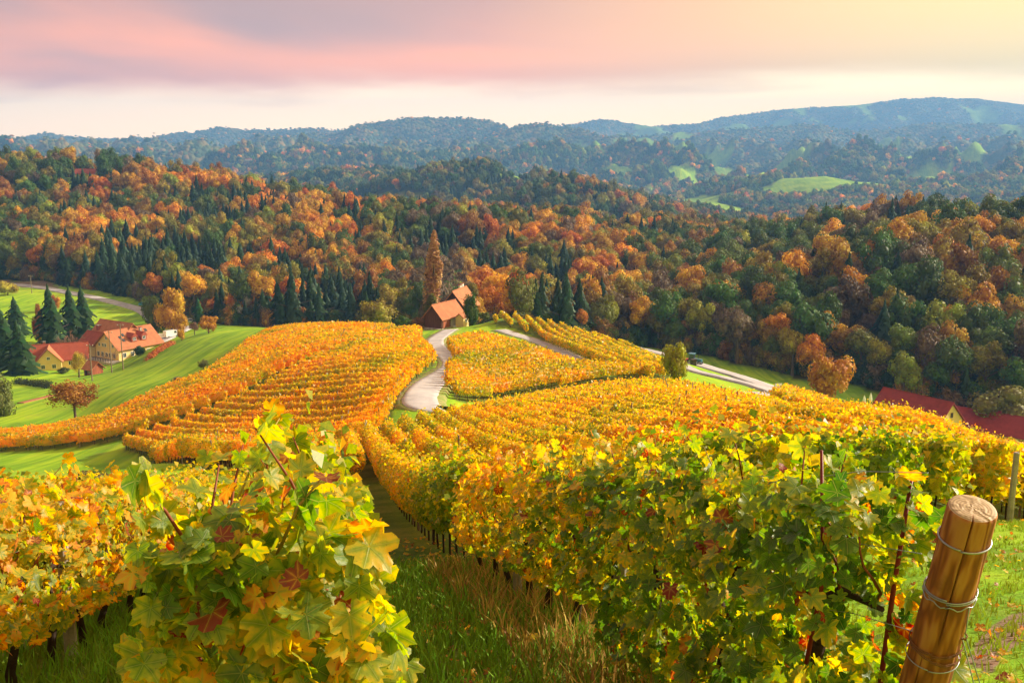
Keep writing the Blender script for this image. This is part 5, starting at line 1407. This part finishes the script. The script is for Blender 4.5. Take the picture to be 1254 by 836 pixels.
gable_house(ph, 2.2, 2.0, 1.9, 2.6, M_YEL, M_T_OR, .2, .2); window(ph, (0, -1.0, 1.2), 'y', .6, .6, -1)

# big yellow farmhouse in the valley
fp = gp(146, 443); rd2 = np.array([.55, .835]); gd2 = np.array([-.835, .55])
fc = fp[:2] + rd2 * 7.5 + gd2 * 5.5
fh_ = house_root('big_farmhouse', fc[0], fc[1], rd2, 'big yellow farmhouse with orange roofs, dormers and a terrace in the valley'); fh_.location.z = hz(*fp[:2])
gable_house(fh_, 15, 11, 4.0, 8.4, M_YEL, M_T_OR, .8, .9, .2)
gable_house(fh_, 15, 10, 4.6, 9.6, M_YEL, M_T_OR, .8, .8, .2, 'wing_wall', 1.5, 7.5, math.pi / 2)
gable_house(fh_, 8, 7, 3.6, 6.6, M_CREAM, M_T_RED, .6, .6, .2, 'annex_wall', -3.0, 11.5, math.pi / 2)
for y in (-3.4, -1.4, .3, 2.3): window(fh_, (-7.5, y, 1.5), 'x', 1.0, 1.3, -1)
window(fh_, (-7.5, 4.3, 1.5), 'x', 1.0, 1.3, -1)
for y in (-3.0, .6, 1.8, 3.6): window(fh_, (-7.5, y, 4.4), 'x', .8, .9, -1)
window(fh_, (-7.5, 0, 6.6), 'x', .7, .7, -1)
for x in (-5.5, -2.8, 2.8, 5.4): window(fh_, (x, -5.5, 1.7), 'y', 1.0, 1.3, -1)
dr = obox('door', fh_, M_BOARD, (0, -5.54, 1.2), (1.3, .1, 2.3)); obox('handle', dr, M_WIRE, (.45, -5.62, 1.2), (.06, .06, .2))
for x in (-1.2, 2.2):
    q = bmesh.new(); box(q, x, -3.6, 5.9, 1.9, 2.2, 1.5); d_ = link('dormer', bm_mesh('dormer', q), M_T_RED, fh_)
    q = bmesh.new(); vs = [q.verts.new(p) for p in ((x - 1.3, -5.0, 6.5), (x + 1.3, -5.0, 6.5), (x, -5.0, 7.7), (x - 1.3, -1.2, 6.5), (x + 1.3, -1.2, 6.5), (x, -1.2, 7.7))]
    for f in ((0, 1, 2), (3, 5, 4), (0, 2, 5, 3), (1, 4, 5, 2), (0, 3, 4, 1)): q.faces.new([vs[i] for i in f])
    bmesh.ops.recalc_face_normals(q, faces=q.faces[:]); link('dormer_roof', bm_mesh('dormer_roof', q), M_T_RED, d_)
    window(d_, (x, -4.7, 5.9), 'y', .9, .8, -1)
sl2 = (8.4 - 4.0) / 5.5
for x, y in ((-4.6, -2.6), (-3.2, -2.0), (-4.2, -3.6), (4.2, -2.4), (5.2, -1.6)):
    z = 8.4 - abs(y) * sl2 + .33; q = bmesh.new(); box(q, 0, 0, 0, .8, 1.1, .1); q.transform(Matrix.Translation((x, y, z)) @ Matrix.Rotation(math.atan(sl2), 4, 'X')); link('skylight', bm_mesh('skylight', q), M_GLASS, fh_)
ch = obox('chimney', fh_, M_T_RED, (-1.0, 13.0, 7.2), (1.0, 1.0, 2.2)); obox('chimney_cap', ch, M_STONE, (-1.0, 13.0, 8.4), (1.2, 1.2, .15))
ch = obox('chimney', fh_, M_STONE, (3.0, -2.0, 7.6), (.7, .7, 2.0)); obox('chimney_cap', ch, M_T_RED, (3.0, -2.0, 8.7), (.9, .9, .14))
tr_ = obox('terrace', fh_, M_STONE, (-9.4, -.5, -.2), (3.6, 13, 1.2), .05)
for k in range(11): obox('railing_post', tr_, M_DARK, (-11.1, -6.6 + k * 1.22, .85), (.1, .1, .95))
obox('railing', tr_, M_DARK, (-11.1, -.5, 1.36), (.1, 12.6, .1))
# yellow cottage
cp = gp(66, 452); rd3 = np.array([.93, .36])
cc = cp[:2] + np.array([-.5, 4.6])
co = house_root('cottage', cc[0], cc[1], rd3, 'yellow cottage with shade-red main roof and sunlit orange front gable left of the big farmhouse'); co.location.z = hz(*cp[:2])
gable_house(co, 15, 8, 2.7, 6.3, M_YEL, M_T_RED, .6, .6, .2)  # main roof's shade painted in as darker red tiles than the sunlit gable's
gable_house(co, 7.0, 6.4, 2.7, 6.1, M_YEL, M_T_OR, .5, .5, .2, 'gable_wall', -2.2, -3.4, math.pi / 2)
for x in (-3.7, -.9): window(co, (x, -6.9, 1.3), 'y', .9, 1.0, -1)
window(co, (-2.2, -6.9, 3.6), 'y', .7, .7, -1)
for x in (3.2, 5.6): window(co, (x, -4.0, 1.4), 'y', .9, 1.0, -1)
window(co, (7.5, -1.4, 1.5), 'x', .9, 1.1, 1); window(co, (7.5, 1.4, 1.5), 'x', .9, 1.1, 1)
ch = obox('chimney', co, M_T_OR, (-3.5, .6, 6.4), (.6, .6, 1.4)); obox('chimney_cap', ch, M_STONE, (-3.5, .6, 7.2), (.8, .8, .12))
# garden hut
hp = gp(112, 459); hu = house_root('garden_hut', hp[0], hp[1] + 1.5, (.85, -.5), 'small garden hut with orange roof below the big farmhouse', 'hut')
gable_house(hu, 3.4, 3.4, 2.0, 3.5, M_BOARD_RED, M_T_OR, .5, .6); window(hu, (.5, -1.7, 1.2), 'y', .6, .6, -1); obox('door', hu, M_BOARD_DK, (-.8, -1.73, .9), (.8, .08, 1.8))
# maroon roofs on the right
m1a, m1b = PW(1082, 474, 214), PW(1168, 491.5, 200)
md = (m1b - m1a)[:2]; ml = np.linalg.norm(md); md /= ml; mn = np.array([-md[1], md[0]])
mb = empty('winery_building', (*((m1a + m1b)[:2] / 2), m1a[2] - 7.2), math.atan2(md[1], md[0])); tag(mb, 'cream building with steep maroon roof and a gable, front one of two', 'building')
mb.location.z -= 1.2
gable_house(mb, ml - .8, 8.4, 4.2, 8.2, M_CREAM, M_T_MAR, .5, .6, .2)
window(mb, (ml / 2 - .4, .3, 5.6), 'x', .6, .9, 1, M_BOARD); window(mb, (ml / 2 - .4, -1.6, 2.0), 'x', .8, 1.1, 1, M_BOARD); window(mb, (ml / 2 - .4, 1.8, 2.0), 'x', .8, 1.1, 1, M_BOARD)
for x in (-4, -1, 2): window(mb, (x, -4.0, 1.6), 'y', 1.0, 1.2, -1, M_BOARD)
m2a, m2b = PW(1160, 491, 226), PW(1330, 528, 206)
md2 = (m2b - m2a)[:2]; ml2 = np.linalg.norm(md2); md2 /= ml2
mc = empty('winery_hall', (*((m2a + m2b)[:2] / 2), (m2a[2] + m2b[2]) / 2 - 6.4), math.atan2(md2[1], md2[0])); tag(mc, 'long low maroon roofed hall behind the gabled maroon building', 'building')
gable_house(mc, ml2, 9.0, 3.0, 6.2, M_CREAM, M_T_MAR, .5, .6, .2)
for x in (-9, -5, -1, 3, 7): window(mc, (x, -4.5, 1.5), 'y', 1.1, 1.2, -1, M_BOARD)
ch = obox('chimney', mc, M_T_MAR, (-3, .3, 6.3), (.7, .7, 1.2))
# far houses among the hills
def far_house(u, v, D, L, W, label, roof=M_T_RED, dirx=(1, .25), wall=M_WHITE):
    p = gp(u, v) if u != 106 else PW(u, v, D); p[2] = hz(p[0], p[1]); s_ = p[1] / D; L, W = L * s_, W * s_; t = house_root('distant_house', p[0], p[1], dirx, label, 'house', None); t.location.z -= .3
    gable_house(t, L, W, 3.2, 6.4, wall, roof, .6, .6, .25)
    for k in (-1, 0, 1): window(t, (k * L * .3, -W / 2, 1.8), 'y', 1.2, 1.3, -1)
    return t
far_house(755, 284, 470, 8, 6, 'red roofed house half hidden in the wood right of the yellow tree tops', M_T_RED, (1, .2))
far_house(106, 215, 745, 14, 9, 'red roofed house on the crest of the left wooded hill', M_T_RED, (1, .1), M_CREAM)
far_house(886, 231, 2120, 22, 14, 'pale distant house left of the green field hill, the left one of a pair', M_T_MAR, (1, .1)); far_house(895, 229, 2140, 18, 13, 'pale distant house left of the green field hill, the right one of a pair', M_T_RED, (.9, .4))
far_house(1034, 219, 2280, 24, 14, 'red roofed distant house on the green field hill, leftmost of the hamlet', M_T_RED, (1, 0)); far_house(1043, 217.5, 2300, 26, 14, 'red roofed distant house on the green field hill, middle of the hamlet', M_T_RED, (1, .4)); far_house(1052, 220, 2280, 20, 14, 'red roofed distant house on the green field hill, rightmost of the hamlet', M_T_MAR, (1, -.3))
far_house(303, 197, 3300, 30, 20, 'white distant house beside a pale clearing on the blue hills', M_T_RED, (1, .2)); far_house(386, 196, 3400, 26, 18, 'white distant house right of a pale clearing on the blue hills', M_T_RED, (1, .2))

# ------------------------------------------------------------------ vehicles, street furniture
def wheel(parent, x, y, r, w, mat=M_DARK):
    bm = bmesh.new(); tube(bm, [(x, y - w / 2, r), (x, y + w / 2, r)], r, 16); o = link('wheel', bm_mesh('wheel', bm), mat, parent)
    bm = bmesh.new(); tube(bm, [(x, y - w / 2 - .01, r), (x, y + w / 2 + .01, r)], r * .55, 10); link('rim', bm_mesh('rim', bm), M_WIRE, o); return o
def prism_body(pts, wd, bev=.06):
    bm = bmesh.new(); a = [bm.verts.new((x, -wd / 2, z)) for x, z in pts]; b = [bm.verts.new((x, wd / 2, z)) for x, z in pts]; n = len(pts)
    bm.faces.new(a); bm.faces.new(b[::-1])
    for k in range(n): bm.faces.new((a[k], b[k], b[(k + 1) % n], a[(k + 1) % n]))
    bmesh.ops.recalc_face_normals(bm, faces=bm.faces[:]); bmesh.ops.bevel(bm, geom=bm.edges[:], offset=bev, segments=2, affect='EDGES'); return bm
def car(name, x, y, rz, label, mat, van=False):
    t = empty(name, (x, y, hz(x, y) + .32), rz); tag(t, label, 'van' if van else 'car')
    if van: pts = [(-2.4, .35), (2.4, .35), (2.45, 1.1), (1.9, 1.35), (1.35, 2.25), (-2.35, 2.3), (-2.45, 1.2)]
    else: pts = [(-2.1, .35), (2.1, .35), (2.15, .8), (1.2, .98), (.55, 1.45), (-1.1, 1.48), (-1.85, 1.0), (-2.15, .9)]
    link('body', bm_mesh('body', prism_body(pts, 1.8)), mat, t)
    if van: gl_ = [(.5, 1.35), (1.55, 1.35), (1.2, 2.05), (.5, 2.05)]
    else: gl_ = [(-1.5, .98), (.95, .98), (.5, 1.38), (-1.05, 1.4)]
    link('side_window', bm_mesh('side_window', prism_body(gl_, 1.84, .02)), M_GLASS, t)
    ws = [(1.42, 1.42), (1.86, 1.40), (1.42, 2.12)] if van else [(.62, 1.38), (1.18, 1.02), (1.0, .98)]
    link('windscreen', bm_mesh('windscreen', prism_body([(p[0] + .06, p[1] + .02) for p in ws], 1.5, .01)), M_GLASS, t)
    for sx in (-1, 1):
        for sy in (-1, 1): wheel(t, sx * (1.45 if van else 1.3), sy * .82, .34, .24)
    for sy in (-1, 1): obox('headlight', t, M_WHITE, (2.12 if not van else 2.42, sy * .6, .75), (.1, .35, .18)); obox('tail_light', t, M_REDCANE, (-2.14 if not van else -2.42, sy * .7, .85), (.1, .25, .2))
    return t
M_CARW = simple_mat('white_car_paint', (.72, .73, .75), .25, .5, var=.04); M_CARB = simple_mat('light_blue_paint', (.05, .38, .46), .3, .5, var=.05); M_CARG = simple_mat('silver_paint', (.42, .46, .50), .25, .5, var=.04)
p = gp(210, 414); car('delivery_van', p[0], p[1], .9, 'white van parked on the farm yard beside the white banner', M_CARW, True)
p = gp(173, 377); car('pickup_car', p[0], p[1] + 3, -.5, 'turquoise car at the end of the valley road beside green trees', M_CARB)
p = gp(231, 397); car('parked_car', p[0], p[1] + 2, .3, 'pale car parked behind the golden trees by the farm yard', M_CARG)
p = PW(984, 487, 192); car('parked_car', p[0], p[1], -1.0, 'silver blue car on the lower road left of the big orange tree', M_CARG)
p = gp(198, 416); bn = empty('banner', tuple(p), .55); tag(bn, 'white banner on posts beside the farm yard', 'banner')
obox('cloth', bn, M_WHITE, (0, 0, 1.3), (4.6, .06, 1.6));
for s in (-1, 1): obox('banner_post', bn, M_DARK, (s * 2.36, 0, 1.0), (.1, .1, 2.4))
# tractor with red implement on the lower road
p = PW(851, 447, 224); tc_ = empty('tractor', (p[0], p[1], hz(p[0], p[1]) + .45), -.5); tag(tc_, 'blue tractor with red implement on the lower road', 'tractor')
M_TRB = simple_mat('tractor_blue', (.03, .16, .26), .35, .4, var=.1); M_TRR = simple_mat('implement_red', (.42, .03, .03), .5, .3, var=.1)
link('bonnet', bm_mesh('bonnet', prism_body([(-.2, .7), (1.6, .7), (1.65, 1.35), (-.2, 1.5)], .8)), M_TRB, tc_); cb = link('cab', bm_mesh('cab', prism_body([(-1.4, .8), (-.1, .8), (-.2, 2.4), (-1.3, 2.4)], 1.4)), M_GLASS, tc_)
obox('cab_roof', cb, M_TRB, (-.75, 0, 2.5), (1.4, 1.6, .16), .03)
for sy in (-1, 1): wheel(tc_, -.9, sy * .85, .75, .42); wheel(tc_, 1.2, sy * .7, .48, .3)
obox('implement', tc_, M_TRR, (-2.6, 0, .7), (1.6, 2.0, .8), .05); obox('exhaust', tc_, M_DARK, (.7, .2, 1.9), (.1, .1, .9))
p = PW(849, 452, 206); bn = empty('waste_bin', (p[0], p[1], hz(p[0], p[1])), .4); tag(bn, 'black waste bin standing beside the lower road near the tractor', 'bin')
link('body', bm_mesh('body', prism_body([(-.5, 0), (.5, 0), (.62, 1.3), (-.62, 1.3)], .9)), M_DARK, bn); obox('lid', bn, M_DARK, (0, 0, 1.36), (1.36, 1.0, .1), .03)
p = PW(953, 474, 200); sg = empty('road_sign', (p[0], p[1], hz(p[0], p[1])), .2); tag(sg, 'blank white sign board beside the lower road', 'sign'); obox('board', sg, M_WHITE, (0, -.08, 1.7), (1.5, .05, 1.0)); [obox('sign_post', sg, M_DARK, (s * .55, 0, .8), (.08, .08, 2.6)) for s in (-1, 1)]
def umbrella(u, v, D, label):
    p = PW(u, v, D); z = p[2] - 1.2; t = empty('closed_umbrella', (p[0], p[1], z)); tag(t, label, 'parasol', 'closed parasols')
    bm = bmesh.new(); tube(bm, [(0, 0, -1.2), (0, 0, 3.0)], .04, 8); link('pole', bm_mesh('pole', bm), M_WIRE, t)
    bm = bmesh.new(); n = 16; zs = ((1.0, .26), (1.4, .33), (2.2, .20), (2.8, .06))
    rings = [[bm.verts.new((r * (1 + .18 * (k % 2)) * math.cos(2 * math.pi * k / n), r * (1 + .18 * (k % 2)) * math.sin(2 * math.pi * k / n), z_)) for k in range(n)] for z_, r in zs]
    for a, b in zip(rings[:-1], rings[1:]):
        for k in range(n): bm.faces.new((a[k], a[(k + 1) % n], b[(k + 1) % n], b[k]))
    bm.faces.new(rings[-1]); bm.faces.new(rings[0][::-1]); link('canopy', bm_mesh('canopy', bm), M_WHITE, t)
umbrella(1058, 493, 205, 'closed white parasol left of the maroon roof, the left one of two'); umbrella(1066, 490, 207, 'closed white parasol left of the maroon roof, the right one of two')
def pole(u, v, D, h, label, cross=True):
    p = PW(u, v, D); z = hz(p[0], p[1]); t = empty('power_pole', (p[0], p[1], z)); tag(t, label, 'pole', 'wooden power poles')
    bm = bmesh.new(); tube(bm, [(0, 0, -.3), (0, 0, h)], [.17, .11], 8); link('pole', bm_mesh('pole', bm), M_POST, t)
    if cross:
        obox('crossarm', t, M_POST, (0, .12, h - .5), (1.6, .12, .12))
        for s in (-.7, .7): obox('insulator', t, M_WHITE, (s, .12, h - .33), (.10, .10, .22))
for u, v, h, w in ((39, 359, 7.5, 'beside the valley road at left'), (151, 453, 12, 'in front of the big farmhouse, right one'), (137, 456, 11, 'in front of the big farmhouse, left one'), (113, 466, 9, 'below the garden hut')):
    q = gp(u, v); pole(u, v, q[1], h, 'wooden power pole ' + w)

# ------------------------------------------------------------------ single trees and shrubs
def crown_fine(seed, **k): return mk('crown', crown_broad(seed, **k))
C_ROUND = [crown_fine(500 + i, lobes=16, leaves=210, size=.10, shape=(1, 1, (1.05, 1.2, 1.35, .95)[i]), core=.78) for i in range(4)]
C_SPARSE = [crown_fine(520 + i, lobes=18, leaves=300, size=.075, core=.30, rin=.35, shape=(1, 1, .95)) for i in range(2)]
def crown_column(seed):
    """Lombardy poplar, base 0, height 1: upright plumes packed round the stem, ragged at the top"""
    g = np.random.default_rng(seed); V, F, var = [], [], []; nv = 0
    for k in range(30):
        a = g.uniform(0, 6.28); r = g.uniform(.0, .062) ; z0 = g.uniform(.04, .62); hh = g.uniform(.34, .60); top = min(z0 + hh, .93 + g.uniform(0, .07))
        if r > .035: top = min(top, .80 + g.uniform(-.1, .05))
        n = 210; t = g.random(n); z = z0 + (top - z0) * t; w = .030 * np.sin(np.pi * np.clip(t * .9 + .1, 0, 1)) ** .7 + .004
        d = g.normal(size=(n, 3)); d[:, 2] *= .3; d /= np.linalg.norm(d, axis=1, keepdims=True)
        p = np.stack([r * math.cos(a) * (1 - .35 * t) + d[:, 0] * w, r * math.sin(a) * (1 - .35 * t) + d[:, 1] * w, z], 1)
        vv, ff = leaf_quads(p, d + [0, 0, .4], .020 * g.uniform(.7, 1.5, n), g, .5); V.append(vv); F.append(ff + nv); nv += len(vv); var.append(np.clip(g.uniform(.2, .8) + g.normal(size=n) * .18, 0, 1))
    return np.concatenate(V), [np.concatenate(F)], np.concatenate(var)
C_POPLAR = mk('crown', crown_column(1)); C_CYPRESS = mk('crown', crown_column(2))
def tree_at(u, v, D, hpx, wpx, label, col, crown, trunk_frac=.2, name='broadleaf_tree', group=None, cat='tree', bark=None):
    """tree whose foot is seen at a photo pixel, sized from its height and width there"""
    p = gp(u, v) if D is None else PW(u, v, D); D = p[1]; z = hz(p[0], p[1])
    h = hpx * D / FPX; rad = wpx * D / FPX / 2
    t = empty(name, (p[0], p[1], z - .1), random.uniform(0, 6.28)); tag(t, label, cat, group)
    c = link('crown', crown, None, t); ch_ = h * (1 - trunk_frac); c.scale = (rad, rad, ch_ / 2 / 1.02); c.location = (0, 0, h - ch_ / 2); c.color = (*col, 1)
    k = link('trunk', TRUNK, None, t); k.scale = (h, h, h * .85)
    return t
OR, RU, GO, OL, GR = (.46, .16, .015), (.30, .105, .025), (.52, .28, .015), (.22, .18, .02), (.07, .12, .015)
tree_at(823, 484, 100, 62, 35, 'small round green and gold tree standing in the right vineyard', (.32, .30, .015), C_ROUND[1], .14)
tree_at(1015, 496, 182, 78, 54, 'big round orange tree left of the maroon roof', (.50, .22, .02), C_ROUND[0], .10)
tree_at(93, 516, None, 60, 64, 'orange brown spreading tree on the meadow above the vineyard edge', (.34, .13, .025), C_SPARSE[0], .20)
tree_at(1222, 505, 222, 66, 78, 'yellow green leafy tree behind the long maroon roof', (.20, .18, .03), C_ROUND[3], .05)
tree_at(212, 412, 322, 52, 34, 'golden tree beside the farm yard, tallest of the golden ones', GO, C_ROUND[2], .12)
tree_at(222, 410, 318, 30, 20, 'smaller golden tree at the right foot of the tall golden tree', GO, C_ROUND[0], .12)
tree_at(190, 412, 325, 46, 30, 'olive green tree left of the tall golden tree at the farm yard', (.11, .14, .02), C_ROUND[2], .08)
tree_at(256, 415, 296, 26, 26, 'round golden orange tree at the edge of the bright meadow', (.48, .22, .015), C_ROUND[0], .12)
tree_at(223, 421, 290, 16, 11, 'young yellow tree on the meadow bank below the farm yard', GO, C_ROUND[1], .25)
tree_at(239, 418, 300, 18, 14, 'thin pinkish brown tree between two golden trees by the yard', (.26, .14, .09), C_SPARSE[1], .3)
tree_at(97, 462, None, 36, 22, 'bright yellow sparse tree between cottage and garden hut', (.52, .38, .03), C_SPARSE[1], .2)
tree_at(66, 372, 372, 24, 18, 'rounded orange tree top behind the tall spruces at the farm', OR, C_ROUND[0], .05)
tree_at(47, 400, 318, 44, 14, 'rusty narrow tree left of the tall spruces at the farm', RU, C_ROUND[2], .05)
tree_at(10, 365, 405, 20, 26, 'yellow shrub like tree on the meadow beside the valley road', (.40, .32, .03), C_ROUND[3], .05)
tree_at(2, 508, 180, 62, 40, 'olive green tree cut by the left edge of the view', (.14, .16, .03), C_ROUND[1], .05)
tree_at(578, 398, 232, 42, 34, 'golden tree right behind the farmhouse with white chimneys', (.46, .24, .015), C_ROUND[3], .12)
tree_at(593, 399, 212, 16, 17, 'small apple tree with dark trunk right of the trimmed conifer', (.11, .14, .02), C_ROUND[0], .3)
tree_at(462, 403, 262, 44, 48, 'yellow olive tree left of the brown barn beyond the vines', (.28, .22, .02), C_ROUND[0], .08)
tree_at(497, 404, 212, 20, 28, 'green bush beside the brown barn, left side', (.07, .13, .015), C_ROUND[3], .02, 'bush', None, 'bush')
tree_at(513, 404, 210, 20, 18, 'reddish twiggy bush touching the left wall of the brown barn', (.24, .11, .06), C_SPARSE[0], .05, 'bush', None, 'bush')
tree_at(172, 441, 288, 15, 16, 'dark green round bush beside the terrace of the big farmhouse', (.035, .08, .02), C_ROUND[3], .02, 'bush', None, 'bush')
tree_at(78, 452, 268, 10, 16, 'olive bush beside the front gable of the cottage', (.12, .13, .025), C_ROUND[3], .02, 'bush', None, 'bush')
tree_at(112, 606, 44, 36, 58, 'dark olive bush behind the yellow orange row at left', (.13, .10, .025), C_ROUND[3], .02, 'bush', None, 'bush')
tree_at(4, 596, 46, 34, 44, 'brown olive bush at the left edge behind the vines', (.16, .12, .035), C_ROUND[3], .02, 'bush', None, 'bush')
tree_at(249, 455, None, 18, 15, 'small olive tree on the bright meadow beside the vines, the right one', (.17, .17, .05), C_SPARSE[0], .2)
tree_at(218, 474, None, 16, 22, 'small greyish bare tree on the bright meadow, the left one', (.22, .17, .10), C_SPARSE[1], .15)
for u, v, D, h, w, lb in ((64, 424, 305, 68, 34, 'tall dark spruce left of the big farmhouse, left one of the clump'), (88, 414, 318, 60, 30, 'tall dark spruce behind the bare tree at the farm, middle of the clump'), (103, 412, 322, 58, 30, 'tall dark spruce behind the big farmhouse, right one of the clump'), (25, 455, 262, 54, 36, 'broad dark spruce beside the cottage, nearest to it'), (4, 440, 275, 62, 40, 'broad dark spruce at the left edge of the view'), (20, 408, 330, 38, 26, 'dark spruce on the meadow behind the cottage spruces'), (244, 396, 350, 26, 13, 'small pointed green spruce behind the golden orange tree')):
    p = PW(u, v, D); z = hz(p[0], p[1]); hh = h * D / FPX * 1.3; wd = w * D / FPX / 2 * 1.35
    t = empty('spruce_tree', (p[0], p[1], z - .1)); tag(t, lb, 'tree'); c = link('crown', CROWN_S[1], None, t); c.scale = (wd / .26, wd / .26, hh); c.color = (.035, .085, .022, 1) if u != 244 else (.05, .15, .03, 1); k = link('trunk', TRUNK, None, t); k.scale = (hh, hh, hh * .4)
def column_tree(u, v, D, hpx, wpx, label, col, crown, name, cat='tree'):
    p = PW(u, v, D); z = hz(p[0], p[1]); h = hpx * D / FPX; w = wpx * D / FPX / 2
    t = empty(name, (p[0], p[1], z - .1)); tag(t, label, cat); c = link('crown', crown, None, t); c.scale = (w / .085, w / .085, h); c.color = (*col, 1)
    k = link('trunk', TRUNK, None, t); k.scale = (h * .7, h * .7, h * .8); return t
column_tree(532, 402, 236, 124, 27, 'tall russet Lombardy poplar behind the brown barn', (.44, .23, .10), C_POPLAR, 'poplar_tree')
t_ = column_tree(530, 402, 233, 46, 26, 'ivy green lower growth round the foot of the tall poplar', (.15, .15, .02), C_CYPRESS, 'ivy_thicket', 'shrub')
tree_at(576, 405, 205, 46, 20, 'trimmed dark green conifer at the right end of the brown barn', (.06, .11, .012), C_ROUND[1], .02, 'conifer_tree')
# leafless trees: beside the farm and at the forest foot
def bare_tree(u, v, D, hpx, label, seed, col=(.30, .21, .15)):
    p = PW(u, v, D); z = hz(p[0], p[1]); h = hpx * D / FPX; t = empty('bare_tree', (p[0], p[1], z - .1), seed); tag(t, label, 'tree', 'leafless trees')
    c = link('crown', CROWN_N[seed % 2], None, t); c.scale = (h * .8, h * .8, h * .8); c.color = (*col, 1); return t
for k, (u, v, D, h, lb) in enumerate(((84, 440, 285, 66, 'leafless brown tree between the cottage and the big farmhouse'), (106, 452, 270, 40, 'thin leafless tree right of the yellow sparse tree'), (137, 452, 274, 36, 'thin leafless tree in front of the big farmhouse gable'), (300, 402, 344, 54, 'pale leafless tree at the forest foot beyond the meadow, left one'), (318, 402, 346, 60, 'pale leafless tree at the forest foot beyond the meadow, right one'), (352, 402, 350, 56, 'pale leafless trunk at the forest foot above the upper vineyard'), (720, 420, 285, 66, 'pale leafless trunk at the forest foot above the farm track'), (1118, 478, 236, 60, 'pale leafless tree behind the maroon gabled roof'), (598, 396, 268, 44, 'grey leafless tree right of the golden tree at the farmhouse'), (612, 396, 272, 40, 'grey leafless tree at the forest foot right of the farmhouse'))):
    bare_tree(u, v, D, h, lb, k, (.34, .30, .26) if 'pale' in lb or 'grey' in lb else (.26, .15, .09))
def hedge(pts, h, w, label, col):
    c = smooth_line(pts, .6); gg = np.random.default_rng(int(abs(pts[0][0]) * 10)); n = len(c) * 60
    i = gg.integers(0, len(c), n); d = gg.normal(size=(n, 3)); d[:, 2] = np.abs(d[:, 2]); d /= np.linalg.norm(d, axis=1, keepdims=True)
    p = np.stack([c[i, 0] + d[:, 0] * w, c[i, 1] + d[:, 1] * w, d[:, 2] * h * gg.uniform(.5, 1.1, n)], 1); p[:, :2] += gg.normal(size=(n, 2)) * .3; p[:, 2] += H(p[:, 0], p[:, 1])
    V, F = leaf_quads(p, d, .34 * gg.uniform(.6, 1.4, n), gg, .5); o = link('hedge', np_mesh('hedge', V, F, fattr={'var': np.clip(.5 + gg.normal(size=n) * .2, 0, 1)}), M_FOL); o.color = (*col, 1); tag(o, label, 'hedge')
hedge([gp(183, 440)[:2], gp(195, 431)[:2], gp(210, 423)[:2]], 1.6, 1.1, 'orange red hedge along the farm yard', (.42, .11, .015))
hedge([gp(20, 469)[:2], gp(45, 472)[:2], gp(62, 475)[:2]], 1.5, .9, 'dark clipped hedge in the garden below the cottage', (.06, .075, .02))
lane('garden_path', [gp(25, 494)[:2], gp(45, 489)[:2], gp(66, 484)[:2]], 1.6, simple_mat('red_earth', (.34, .15, .07), .9, .1, var=.2), lift=.12)
